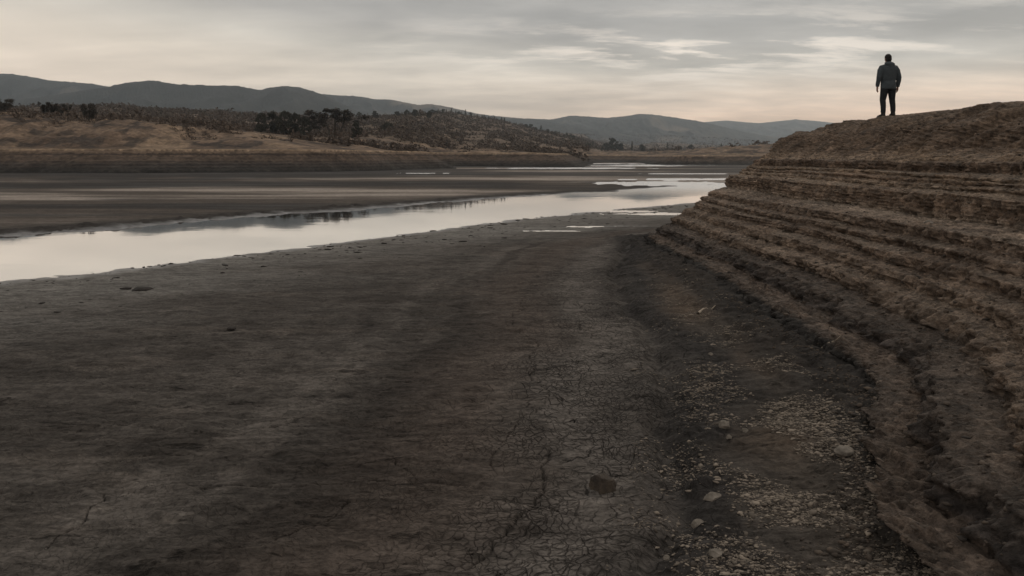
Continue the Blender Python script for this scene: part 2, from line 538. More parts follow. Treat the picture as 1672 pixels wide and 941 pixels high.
# pale dried crust along the near margin of the river, darker soaked strip at the very edge
nearland = (~gfar) & (GY < 60)
base = mixc(base, (0.150, 0.143, 0.133), nearland * sstep(7.0, 1.0, gd + 4.0 * tone) * 0.8)
wet = sstep(0.9, 0.0, gd) * 1.0
# far flats: broad horizontal washes
ff = gfar.astype(f32)
wx = GX + 14 * fbm2(GX * 0.02, GY * 0.03, 2, 81); wy = GY + 5.0 * fbm2(GX * 0.03, GY * 0.06, 3, 82) + GX * 0.06
st = fbm2(wx * 0.016, wy * 0.050, 6, 83, 0.55)
st2 = fbm2(wx * 0.06, wy * 0.30, 4, 87)
fc = np.empty_like(base); fc[:] = (0.066, 0.055, 0.047)
fc = mixc(fc, (0.26, 0.225, 0.195), sstep(-0.08, 0.32, st + 0.45 * st2))
fc = mixc(fc, (0.030, 0.027, 0.025), sstep(0.0, -0.22, st - 0.4 * st2))
fc = mixc(fc, (0.032, 0.029, 0.027), sstep(84, 100, GY + 14 * st2) * sstep(-8, -20, GX))
base = mixc(base, fc, ff * sstep(1.5, 4.5, gd))
base = mixc(base, (0.030, 0.027, 0.025), ff * np.exp(-((gd - 1.0) / 2.0) ** 2) * 0.9)
base = mixc(base, (0.045, 0.042, 0.040), sstep(70, 110, GY) * sstep(-0.1, 0.3, fbm2(GX * 0.012, GY * 0.02, 3, 91) + 0.25 * sstep(-5, 20, GX)) * 0.8)
wet = np.maximum(wet, ff * sstep(0.0, 0.5, st2) * 0.22 * sstep(2, 5, gd))
pud = sstep(WATER_Z + 0.010, WATER_Z + 0.001, gz) * (gd > 0)
base = mixc(base, (0.040, 0.037, 0.034), pud * 0.7); wet = np.maximum(wet, pud * 0.9)
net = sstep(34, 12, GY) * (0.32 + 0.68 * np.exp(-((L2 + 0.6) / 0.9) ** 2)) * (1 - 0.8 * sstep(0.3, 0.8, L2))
keep = ~((GX > 5.2) & (GY < 19))
m = keep[:-1, :-1]
gz = np.where((glip > -1.2) & (GY < 25), np.maximum(gz, WATER_Z + 0.012), gz)
V = np.stack([GX, GY, gz], -1)
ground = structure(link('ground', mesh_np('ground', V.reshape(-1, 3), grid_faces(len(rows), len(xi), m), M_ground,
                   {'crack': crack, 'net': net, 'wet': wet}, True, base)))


def ground_z(x, y):
    i = np.searchsorted(rows, y) - 1; i = int(np.clip(i, 0, len(rows) - 2))
    j = int(np.clip(np.searchsorted(xi, x / (y + 2.5)), 0, len(xi) - 1))
    return float(gz[i, j])


# water: one level sheet, the lake bed rises through it
wv = np.array([[-900, 5, WATER_Z], [900, 5, WATER_Z], [900, 420, WATER_Z], [-900, 420, WATER_Z]], f32)
structure(link('water', mesh_np('water', wv, np.array([[0, 1, 2, 3]]), M_water)))

# ------------------------------------------------------------------ terraced bank on the right
prof = []   # (L, z, terrace index)
prof += [(2.6, -0.25), (3.25, 0.0)]
risers = [(0.06, 0.28), (0.31, 0.50), (0.53, 0.70), (0.74, 0.88), (0.92, 1.05), (1.08, 1.19), (1.22, 1.37),
          (1.43, 1.80), (1.85, 1.92), (1.95, 2.01), (2.03, 2.09), (2.12, 2.30)]


def L_of(z):
    return 3.5 + 1.97 * (z - 0.1)


tops = []
for k, (z0, z1) in enumerate(risers):
    Lr = L_of(0.5 * (z0 + z1)) + {7: 0.24, 8: 0.12, 11: 0.20}.get(k, 0.03)
    w = (z1 - z0) * 0.26
    prof += [(Lr - w / 2, z0), (Lr - w * 0.22, z0 + 0.72 * (z1 - z0)), (Lr + w / 2, z1)]
    tops.append(len(prof) - 1)
prof += [(8.03, 2.325), (8.28, 2.46), (8.8, 2.72), (9.4, 3.02), (10.0, 3.30), (10.5, 3.52), (10.85, 3.585), (11.5, 3.62), (12.6, 3.66), (16, 3.72), (30, 3.9)]
prof = np.array(prof)
seg = np.hypot(np.diff(prof[:, 0]), np.diff(prof[:, 1]) * 1.6)
seg[-3:] *= 0.12; seg[-4] *= 0.5
cum = np.concatenate([[0], np.cumsum(seg)])
NT_ = 720
tt = np.linspace(0, cum[-1], NT_)
tL = np.interp(tt, cum, prof[:, 0]); tz = np.interp(tt, cum, prof[:, 1])
# s: along the bank
ys = [-2.0]
while ys[-1] < 40:
    y = ys[-1]; ys.append(y + (0.05 if y < 4 else max(0.0011 * y, 0.006)))
ys = np.array(ys)
# path parameter: straight part length differs with L, so blend: sigma in [0,1] straight, [1,2] arc, [2,3] beyond
D_of = lambda L: 23.8 + np.clip(L - 3.7, 0, 30) * 1.12
n1s = np.searchsorted(ys, 20)
sig1 = ys[:n1s]
S1 = (sig1 + 2.0) / (sig1[-1] + 2.0)
NA = 420; S2 = np.linspace(0, 1, NA + 1)[1:]
S3 = np.linspace(0, 1, 60)[1:] ** 2
TL, _ = np.meshgrid(tL, S1, indexing='xy')
LL = tL[None, :]
Rr = 2.8 + 0.10 * (LL - 3.5)
Dd = D_of(LL)
# near the camera all contours share y; only over the last part do they spread to their own corner depth
ylin = sig1[:, None]
spread = sstep(0.25, 1.0, S1)[:, None]
Y1 = ylin + (Dd - Rr - sig1[-1]) * spread
X1 = np.repeat(LL, len(S1), 0)
ang = S2[:, None] * math.pi / 2
X2 = LL + Rr * (1 - np.cos(ang)); Y2 = Dd - Rr + Rr * np.sin(ang)
X3 = LL + Rr + S3[:, None] * 55; Y3 = np.repeat(Dd, len(S3), 0) + S3[:, None] * 6
BX = np.concatenate([X1, X2, X3]).astype(f32); BY = np.concatenate([Y1, Y2, Y3]).astype(f32)
NX = np.concatenate([np.full_like(X1, -1), -np.cos(ang) + 0 * LL, np.zeros_like(X3)]).astype(f32)   # outward normal in plan
NY = np.concatenate([np.zeros_like(Y1), np.sin(ang) + 0 * LL, np.ones_like(Y3)]).astype(f32)
BZ = np.repeat(tz[None, :], len(BX), 0).astype(f32)
T01 = np.repeat(tt[None, :], len(BX), 0).astype(f32)
TZ = BZ.copy()
arc = BX * 0 + np.concatenate([np.hypot(np.gradient(BX[:, 300]), np.gradient(BY[:, 300])).cumsum()])[:, None].astype(f32)
body = sstep(0.0, 0.15, TZ) * sstep(11.6, 10.4, BX + 0 * BZ if False else np.repeat(LL, len(BX), 0))   # 0 on the plateau
terr = sstep(0.05, 0.2, TZ) * sstep(2.55, 2.25, TZ)
soil = sstep(2.30, 2.8, TZ) * body
# terrace edges wander in plan, each one on its own
off = 0.20 * fbm2(arc * 0.30, T01 * 0.9, 3, 101) + 0.08 * fbm2(arc * 1.6, T01 * 1.4, 3, 104) + 0.05 * pn2(arc * 6, T01 * 4, 107)
bite = np.maximum(0, fbm2(arc * 0.7, T01 * 0.9, 3, 110) - 0.15) * 0.3
off = off - bite
lowk = sstep(1.3, 0.2, TZ)
off *= (0.55 + 0.65 * lowk)
BX += NX * off * terr; BY += NY * off * terr
straight = np.concatenate([np.ones_like(X1), np.repeat(1 - S2[:, None], LL.shape[1], 1), np.zeros_like(X3)])
wz = np.interp(TZ, [-0.3, 0.1, 0.3, 0.85, 1.2, 1.6, 2.2, 2.6], [0.45, 0.45, 1.0, 1.0, 0.55, 0.25, 0.08, 0])
merge = sstep(-0.12, 0.30, fbm2(arc * 0.22, T01 * 0.8, 3, 127)) * 0.40 * (1 - 0.8 * sstep(1.25, 1.4, TZ))
BX += NX * -1 * terr * merge * (np.maximum(L_of(TZ), 3.3) - np.repeat(LL, len(BX), 0)) ; BY += NY * -1 * terr * merge * (np.maximum(L_of(TZ), 3.3) - np.repeat(LL, len(BX), 0))
BX += straight * wz * (-1.5 * sstep(8.6, 4.0, BY) + 0.22 * np.exp(-((BY - 13) / 3.5) ** 2)) - 0.12 * straight * sstep(0.62, 0.14, TZ)
# thin beds weathered in and out, fading towards the crest
ph = TZ / 0.062 + 0.9 * fbm2(arc * 0.25, T01 * 0.6, 2, 128)
bed = np.abs((ph - np.floor(ph)) * 2 - 1)
bedw = sstep(0.2, 0.35, TZ) * sstep(3.45, 2.9, TZ) * (1 + 0.8 * sstep(2.3, 2.45, TZ)) * (0.25 + 0.75 * sstep(-0.25, 0.2, fbm2(arc * 0.5, T01 * 1.1, 3, 129)))
hb = pn2(np.floor(ph) * 7.3 + 0.5, arc * 0.35, 130) * 0.10
db = bedw * ((bed - 0.5) * 0.028 + hb * 0.35)
BX += NX * db; BY += NY * db
flute = np.abs(fbm2(arc * 2.4, T01 * 0.8, 3, 117)) - 0.15
BZ += terr * 0.045 * fbm2(arc * 0.16, T01 * 0.9, 2, 113) + terr * 0.02 * pn2(arc * 0.9, T01 * 1.5, 115)
# rills down the upper soil face, leaning with the slope
rl = arc * 1.0 + (TZ - 2.3) * 1.1
ril = np.abs(fbm2(rl * 1.0, TZ * 0.55, 4, 121)) ** 0.8
ril2 = fbm2(rl * 0.45, TZ * 0.7, 3, 125)
do = soil * (ril * 0.95 + ril2 * 0.55 - 0.30)
BX += NX * do * 0.75; BY += NY * do * 0.75; BZ += do * 0.35
# clods: billowed 3-D noise pushes the face in and out
b1 = np.abs(fbm3(BX * 2.4, BY * 2.4, BZ * 3.2, 3, 131))
b2 = np.abs(pn3(BX * 9, BY * 9, BZ * 11, 137))
b3 = pn3(BX * 24, BY * 24, BZ * 28, 139)
tops_flat = np.abs(np.gradient(tz) / np.maximum(np.hypot(np.gradient(tL), np.gradient(tz)), 1e-6)).astype(f32)[None, :]   # 1 on risers
nearb = sstep(26, 8, BY)
rough = fbm2(arc * 0.7, T01 * 1.4, 2, 141)
amp = (0.5 + 0.5 * sstep(-0.2, 0.3, rough))
b15 = np.abs(fbm3(BX * 5.0, BY * 5.0, BZ * 6.0, 2, 133))
dsp = body * amp * (((b1 - 0.2) * 0.12 + (b15 - 0.22) * 0.09) * (0.45 + 0.55 * tops_flat + 0.5 * sstep(0.55, 0.3, TZ)) + (b2 - 0.25) * 0.075 + b3 * 0.022)
dsp += flute * 0.32 * tops_flat * terr
wn = 0.10 * b3
w1, r1 = worley(BX * 5.5 + wn, BY * 5.5, BZ * 7 + wn, 161)
w2, r2 = worley(BX * 14 + wn, BY * 14, BZ * 16 + wn, 163)
cl1 = (0.62 - w1) * (0.35 + r1); cl2 = (0.60 - w2) * (0.2 + r2)
clodz = sstep(-0.15, 0.2, fbm3(BX * 0.8, BY * 0.8, BZ * 1.6, 2, 167)) * (0.35 + 0.65 * np.maximum(tops_flat, sstep(0.6, 0.3, TZ)))
w3, r3 = worley(BX * 30, BY * 30, BZ * 32, 165)
dsp += body * (cl1 * 0.10 * (0.6 + 0.8 * lowk) + cl2 * 0.085) * clodz + body * sstep(14, 7, BY) * (0.55 - w3) * 0.034 * (0.3 + r3)
BX += NX * dsp * (0.35 + 0.6 * tops_flat); BY += NY * dsp * (0.35 + 0.6 * tops_flat)
BZ += dsp * (0.75 - 0.5 * tops_flat)
# plateau roughness and ragged skyline
pl_ = (1 - body) * (TZ > 2)
crest = sstep(3.2, 3.5, TZ)
BZ -= 0.42 * sstep(2.9, 3.6, TZ) * sstep(9.0, 0.0, np.repeat(Dd, len(BX), 0) - BY) * sstep(16, 11, BX)
BZ += crest * (0.05 * fbm2(BX * 0.35, BY * 0.35, 3, 143) + 0.035 * np.maximum(0, fbm2(BX * 2.2, BY * 2.2, 3, 145)) + 0.012 * pn2(BX * 9, BY * 9, 147))
# albedo by layer
bc = np.empty(BX.shape + (3,), f32); bc[:] = (0.115, 0.083, 0.060)
zz = TZ + 0.05 * fbm2(arc * 0.5, T01 * 0.8, 3, 151)
zk = [-0.3, 0.07, 0.24, 0.30, 0.36, 0.50, 0.57, 0.75, 1.0, 1.38, 1.44, 1.55, 1.80, 1.86, 2.00, 2.06, 2.14, 2.29, 2.33, 2.6, 3.0, 3.5, 4.0]
ck = np.array([(.026, .024, .023), (.018, .017, .017), (.020, .019, .018), (.060, .047, .038), (.030, .026, .024), (.040, .033, .028), (.074, .058, .046), (.098, .076, .059), (.086, .065, .050), (.094, .072, .056),
               (.165, .135, .108), (.094, .070, .053), (.090, .067, .050), (.150, .118, .090), (.086, .062, .045), (.112, .084, .060), (.074, .054, .040), (.066, .048, .036), (.125, .094, .068),
               (.076, .056, .041), (.070, .052, .039), (.080, .061, .046), (.084, .065, .050)], f32)
for c in range(3):
    bc[..., c] = np.interp(zz, zk, ck[:, c])
bl = fbm3(BX * 0.6, BY * 0.6, BZ * 1.2, 3, 155)
bc *= (1.32 * (1 + 0.55 * bl + 0.35 * fbm3(BX * 3, BY * 3, BZ * 5, 3, 156)))[..., None]
dust = (1 - tops_flat) * terr * sstep(0.5, 1.0, TZ) * sstep(-0.1, 0.35, fbm2(arc * 0.5, T01 * 1.5, 3, 157))
bc = mixc(bc, (0.145, 0.120, 0.097), dust * 0.75)
bc *= (1.10 * (0.70 + 0.6 * r1) * (0.70 + 0.6 * r2))[..., None]
bc *= np.array([0.82, 0.79, 0.765], f32)
bank = structure(link('bank', mesh_np('bank', np.stack([BX, BY, BZ], -1).reshape(-1, 3), grid_faces(*BX.shape)[:, ::-1], M_bank, None, True, bc)))
_bp = np.stack([BX[::2, ::2].ravel(), BY[::2, ::2].ravel(), BZ[::2, ::2].ravel()], 1)
_bt = TZ[::2, ::2].ravel()


def bank_z(x, y):
    d = (_bp[:, 0] - x) ** 2 + (_bp[:, 1] - y) ** 2
    return float(_bp[np.argmin(d), 2])


# ------------------------------------------------------------------ far shore: terraces and dry uplands in one sheet
land = [(-900, 284), (-300, 283.5), (0, 283), (150, 283.5), (300, 283), (430, 282), (560, 281), (640, 278.8), (700, 276.3), (738, 275.2)]
P = [on_plane(*p) for p in land]
P += [on_plane(744, 274.0), on_plane(738, 272.6), on_plane(742, 271.9), on_plane(800, 271.8), on_plane(870, 272.2), on_plane(935, 273.0), on_plane(960, 273.3),
      on_plane(966, 272.3), on_plane(962, 269.0), on_plane(975, 266.3), on_plane(1010, 265.3), on_plane(1040, 265.2), on_plane(1046, 266.6), on_plane(1046, 267.8), on_plane(1060, 268.8),
      on_plane(1150, 269.2), on_plane(1260, 269.6), on_plane(1700, 270)]
# smooth the shore path
P = np.array(P)
for _ in range(2):
    Q = [P[0]]
    for a, b in zip(P[:-1], P[1:]): Q += [a * 0.75 + b * 0.25, a * 0.25 + b * 0.75]
    P = np.array(Q + [P[-1]])
POLY = np.vstack([P, [[4000, 400], [4000, 9000], [-4000, 9000], [-4000, 130]]])

upx = np.arange(-420, 1460, 2.0)
ud = [108.0]
while ud[-1] < 1700:
    y = ud[-1]; ud.append(y + (0.42 if y < 205 else 0.9 if y < 350 else y * 0.012))
ud = np.array(ud)
UD, UPX = np.meshgrid(ud, upx, indexing='ij')
UX = (UPX - CX) / FP * UD


def inside(x, y):
    r = np.zeros(x.shape, bool)
    n = len(POLY)
    for i in range(n):
        x0, y0 = POLY[i]; x1, y1 = POLY[(i + 1) % n]
        c = ((y0 > y) != (y1 > y))
        with np.errstate(divide='ignore', invalid='ignore'):
            r ^= c & (x < (x1 - x0) * (y - y0) / (y1 - y0) + x0)
    return r


def shore_dist(x, y):
    best = np.full(x.shape, 1e9)
    for a, b in zip(P[:-1], P[1:]):
        dx, dy = b - a
        t_ = np.clip(((x - a[0]) * dx + (y - a[1]) * dy) / (dx * dx + dy * dy + 1e-9), 0, 1)
        best = np.minimum(best, (x - a[0] - t_ * dx) ** 2 + (y - a[1] - t_ * dy) ** 2)
    return np.sqrt(best)


# crest heights along lines of growing distance: (distance as function of px, terrain height in photo y)
BPX = [-420, 560, 640, 700, 745, 950, 985, 1040, 1070, 1460]; BD = [128, 130, 142, 165, 205, 205, 335, 345, 282, 282]
RW = [
    ([-420, 1460], None, None),
    (1.16, [-420, 0, 50, 110, 150, 180, 230, 300, 360, 420, 500, 560, 620, 700, 1050, 1100, 1180, 1260, 1460], [190, 194, 196, 203, 208, 204, 206, 211, 214, 220, 231, 241, 246.5, 249, 252.5, 250, 245, 241, 238]),
    (1.75, [-420, 0, 150, 300, 420, 480, 560, 600, 660, 740, 800, 900, 960, 1000, 1060, 1180, 1260, 1460], [186, 190, 199, 203, 214, 220, 222, 222, 230, 238, 240, 245, 247, 249, 250, 244, 239.5, 236]),
    (2.8, [-420, 0, 200, 420, 500, 560, 600, 660, 740, 800, 860, 920, 980, 1060, 1460], [184, 184, 189, 206, 210, 213, 212, 206, 207, 214, 226, 236, 243, 248, 248]),
    (4.2, [-420, 0, 60, 120, 200, 260, 350, 440, 520, 580, 630, 690, 735, 780, 830, 880, 930, 980, 1040, 1120, 1240, 1460],
     [178, 179, 178, 177, 177, 182, 186, 190, 194, 194, 191, 187, 186, 192, 202, 214, 226, 235, 241, 245, 246, 246]),
    (6.5, [-420, 0, 300, 580, 700, 800, 900, 980, 1060, 1150, 1260, 1460], [184, 184, 190, 198, 198, 205, 220, 229, 231, 235, 239, 243]),
    (9.0, [-420, 0, 580, 800, 900, 950, 1000, 1050, 1120, 1180, 1260, 1460], [190, 190, 200, 212, 221, 222, 222, 222, 224, 227, 233, 240]),
    (13.0, [-420, 1460], [252, 252])]


def T_above(px):
    return np.interp(px, [-420, 0, 600, 740, 940, 1000, 1060, 1460], [1.28, 1.25, 1.20, 1.10, 0.95, 0.7, 0.45, 0.45])


def upland_z(px, D):
    Bp = np.interp(px, BPX, BD)
    lr = np.log(np.maximum(D / Bp, 1.0))
    ks = [0.0]; zs = [H + T_above(px)]
    for k, xs, yv in RW[1:]:
        ks.append(math.log(k)); zs.append(H + (HY - np.interp(px, xs, yv)) / FP * Bp * k)
    ks = np.array(ks); zs = np.stack(zs)
    sl = np.zeros_like(zs)
    sl[1:-1] = 0.5 * ((zs[1:-1] - zs[:-2]) / (ks[1:-1] - ks[:-2]).reshape((-1,) + (1,) * (zs.ndim - 1)) + (zs[2:] - zs[1:-1]) / (ks[2:] - ks[1:-1]).reshape((-1,) + (1,) * (zs.ndim - 1)))
    r = zs[0].copy() if hasattr(zs[0], 'copy') else zs[0]
    for i in range(len(ks) - 1):
        w = ks[i + 1] - ks[i]
        t_ = np.clip((lr - ks[i]) / w, 0, 1)
        h = (2 * t_ ** 3 - 3 * t_ ** 2 + 1) * zs[i] + (t_ ** 3 - 2 * t_ ** 2 + t_) * w * sl[i] + (-2 * t_ ** 3 + 3 * t_ ** 2) * zs[i + 1] + (t_ ** 3 - t_ ** 2) * w * sl[i + 1]
        r = np.where((lr >= ks[i]) & (lr <= ks[i + 1]), h, r)
    return np.where(lr > ks[-1], zs[-1], r)


def far_z(px, D, x, ins=None, sd=None, full=False):
    if ins is None: ins = inside(x, D)
    if sd is None: sd = shore_dist(x, D)
    sd = np.where(ins, sd, -sd)
    sdn = sd + 4.5 * fbm2(x * 0.04, D * 0.04, 5, 201, 0.6)
    run = 9.5 * (1.15 + 0.9 * fbm2(x * 0.03 + 5, D * 0.03, 2, 203))
    zt = H + T_above(px)
    # drawdown terraces on the shore face
    q = np.clip(sdn / run, 0, 1)
    nst = 9
    fq = q * nst; st_ = (np.floor(fq) + sstep(0.45, 1.0, fq - np.floor(fq))) / nst
    zf = -0.4 + (zt + 0.4) * np.minimum(1, st_)
    zf = np.where(sdn < 0, -0.4 + sdn * 0.05, zf)
    U = upland_z(px, D)
    w = sstep(run, run * 3, sdn)
    und = fbm2(x * 0.045, D * 0.045, 4, 205) * np.clip(D / 130 * 0.9, 0.9, 2.6) + np.abs(fbm2(x * 0.10, D * 0.07, 4, 209)) * -2.0 + 0.3
    und = und + 0.25 * fbm2(x * 0.4, D * 0.4, 3, 211)
    und = und * (1 - 0.75 * sstep(360, 440, px) * sstep(680, 600, px)) - 0.5 * sstep(360, 440, px) * sstep(680, 600, px)
    z = zf + w * (U - zt + und * w)
    if full: return z, sdn, q, w
    return z


ins = inside(UX, UD); sd0 = shore_dist(UX, UD)
UZ, usd, uq, uw = far_z(UPX, UD, UX, ins, sd0, True)
uc = np.empty(UX.shape + (3,), f32)
# shore face by level
lv = (UZ + 0.4) / (H + T_above(UPX) + 0.4)
lvn = lv + 0.012 * fbm2(UX * 0.03, UD * 0.1, 3, 221)
bands = [(0.00, (.020, .019, .018)), (0.10, (.017, .016, .015)), (0.16, (.030, .027, .024)), (0.22, (.022, .020, .018)), (0.30, (.036, .030, .026)), (0.36, (.026, .022, .020)),
         (0.44, (.052, .041, .034)), (0.50, (.038, .030, .025)), (0.55, (.070, .052, .040)), (0.64, (.056, .042, .033)), (0.70, (.076, .055, .041)), (0.775, (.026, .020, .017)), (0.82, (.092, .066, .048)),
         (0.87, (.112, .081, .058)), (0.935, (.088, .064, .047)), (0.955, (.25, .185, .128)), (1.0, (.20, .146, .10))]
zk = []; ck = []
for b_i, (lv0, cb_) in enumerate(bands):
    zk += [lv0, (bands[b_i + 1][0] if b_i + 1 < len(bands) else 1.1) - 0.012]; ck += [cb_, cb_]
ck = np.array(ck, f32)
for c in range(3): uc[..., c] = np.interp(lvn, zk, ck[:, c])
grass = np.empty_like(uc); grass[:] = (0.135, 0.097, 0.070)
gn = fbm2(UX * 0.05, UD * 0.05, 4, 225); gn2 = fbm2(UX * 0.25, UD * 0.18, 4, 229)
grass = mixc(grass, (0.082, 0.058, 0.042), sstep(-0.15, 0.25, gn))
grass = mixc(grass, (0.040, 0.032, 0.027), sstep(0.06, 0.16, gn2 + 0.35 * gn) * 0.85)
grass = mixc(grass, (0.21, 0.152, 0.104), sstep(0.08, 0.30, fbm2(UX * 0.09, UD * 0.05, 4, 233)) * 0.7)
woods = sstep(1.35, 2.2, UD / np.interp(UPX, BPX, BD))
grass = mixc(grass, (0.085, 0.066, 0.052), woods * sstep(-0.25, 0.2, gn2 + 0.5 * gn) * 0.9); grass = mixc(grass, (0.125, 0.094, 0.070), woods * 0.6)
uc = mixc(uc, (0.15, 0.11, 0.078), 0 * gn)
uc = uc + (grass - uc) * sstep(0.995, 1.02, lvn)[..., None]
mk = usd > -6
mk = mk[:-1, :-1] | mk[1:, :-1] | mk[:-1, 1:] | mk[1:, 1:]
structure(link('upland', mesh_np('upland', np.stack([UX, UD, UZ], -1).reshape(-1, 3), grid_faces(*UX.shape, mk), M_upland, None, True, uc)))

# ------------------------------------------------------------------ hills
HILLS = [
    (2500, 0.60, [(-700, 150), (-420, 132), (-200, 142), (-60, 126), (0, 120.5), (18, 121), (45, 125), (80, 131.5), (112, 134), (150, 137), (178, 142), (230, 152), (320, 166), (420, 180), (520, 195), (620, 214), (760, 240)]),
    (1950, 0.62, [(-420, 190), (-100, 178), (60, 160), (130, 149), (178, 142), (205, 135.5), (247, 131.5), (270, 135), (292, 138.5), (340, 140), (385, 140.5), (405, 144), (425, 147.5), (445, 143), (465, 140.5), (488, 143), (510, 149), (535, 158), (565, 173), (600, 190), (650, 212), (720, 235)]),
    (2700, 0.66, [(300, 215), (420, 180), (480, 162), (520, 153.5), (552, 156), (590, 158), (612, 162.5), (640, 163), (662, 168), (684, 172), (698, 170), (722, 173), (750, 179), (775, 185), (800, 189), (840, 192.5), (878, 196), (950, 208), (1050, 225), (1150, 240)]),
    (3300, 0.66, [(560, 225), (680, 205), (770, 192), (820, 193.5), (868, 194), (900, 195.5), (932, 189), (960, 190.5), (990, 193), (1020, 190), (1047, 186), (1075, 188.5), (1100, 192), (1140, 198), (1180, 207), (1215, 215.5), (1255, 223), (1300, 230), (1400, 243)]),
    (4900, 0.70, [(960, 232), (1060, 213), (1110, 205), (1148, 200), (1185, 197), (1215, 199.5), (1238, 201.5), (1262, 199), (1298, 195.5), (1330, 197.5), (1400, 205), (1500, 190), (1600, 196), (1750, 205), (1950, 238)]),
]
for hi, (D, kf, pts) in enumerate(HILLS):
    px = np.arange(pts[0][0], pts[-1][0] + 0.1, 1.0)
    xs, yv = zip(*pts)
    yy = np.interp(px, xs, yv)
    ker = np.hanning(17); ker /= ker.sum()
    yy = np.convolve(np.pad(yy, 8, mode='edge'), ker, 'valid')
    crest = H + (HY - yy) / FP * D
    v = np.concatenate([np.linspace(0, 1, 110), 1 + np.linspace(0.02, 0.4, 12)])
    VV, PX = np.meshgrid(v, px, indexing='ij')
    DD = D * (kf + (1 - kf) * VV)
    XX = (PX - CX) / FP * DD
    prf = np.where(VV <= 1, np.clip(VV, 0, 1) ** 1.35, np.clip(1 - (VV - 1) * 1.2, 0, 1))
    Cr = np.interp(PX, px, crest)
    sp = fbm2(XX / 330.0 + hi * 7, DD / 500.0, 4, 300 + hi)
    sp2 = np.abs(fbm2(XX / 170.0 + hi * 3, DD / 420.0, 4, 310 + hi))
    hump = np.clip(VV * (1.0 - VV) * 4, 0, 1)
    ZZ = -2 + (Cr + 2) * prf * (1 + hump * (0.55 * sp - 0.9 * (sp2 - 0.15)))
    tr = np.maximum(0, fbm2(XX / 14.0, DD / 14.0, 2, 320 + hi)) + 0.7 * np.maximum(0, pn2(XX / 5.0, DD / 5.0, 325 + hi))
    ZZ = ZZ + tr * (3.2 if hi < 4 else 2.5) * np.clip(VV * 3, 0, 1)
    hc = np.empty(XX.shape + (3,), f32); hc[:] = (0.036, 0.037, 0.034)
    hc = mixc(hc, (0.15, 0.122, 0.096), sstep(0.12, 0.40, fbm2(XX / 260.0, DD / 420.0, 4, 330 + hi)) * 0.75)
    hc = mixc(hc, (0.026, 0.028, 0.026), sstep(0.0, 0.4, fbm2(XX / 90.0, DD / 120.0, 3, 340 + hi)) * 0.6)
    structure(link('hills', mesh_np('hills', np.stack([XX, DD, ZZ], -1).reshape(-1, 3), grid_faces(*XX.shape), M_hill, None, True, hc)))


# ------------------------------------------------------------------ trees and shrubs
def tube_verts(pts, rad, n=6):
    V = []; Fc = []
    for i, (p, r) in enumerate(zip(pts, rad)):
        a = Vector(pts[min(i + 1, len(pts) - 1)]) - Vector(pts[max(i - 1, 0)])
        a.normalize()
        u = a.cross(Vector((0.3, 0.9, 0.2))).normalized(); w = a.cross(u)
        for k in range(n):
            th = 2 * math.pi * k / n
            V.append(tuple(Vector(p) + (u * math.cos(th) + w * math.sin(th)) * r))
    for i in range(len(pts) - 1):
        for k in range(n):
            Fc.append((i * n + k, i * n + (k + 1) % n, (i + 1) * n + (k + 1) % n, (i + 1) * n + k))
    return V, Fc


def leaf_quads(c, size, r):
    n = len(c)
    u = r.normal(size=(n, 3)); u /= np.linalg.norm(u, axis=1, keepdims=True)
    w = r.normal(size=(n, 3)); w -= (w * u).sum(1, keepdims=True) * u; w /= np.linalg.norm(w, axis=1, keepdims=True)
    s = (size * r.uniform(0.55, 1.35, n))[:, None] if np.ndim(size) == 0 else (size * r.uniform(0.55, 1.35, n))[:, None]
    s2 = s * r.uniform(0.4, 0.8, (n, 1))
    q = np.stack([c - u * s, c - w * s2, c + u * s * 0.9, c + w * s2], 1)
    return q.reshape(-1, 3), np.arange(n * 4).reshape(n, 4)


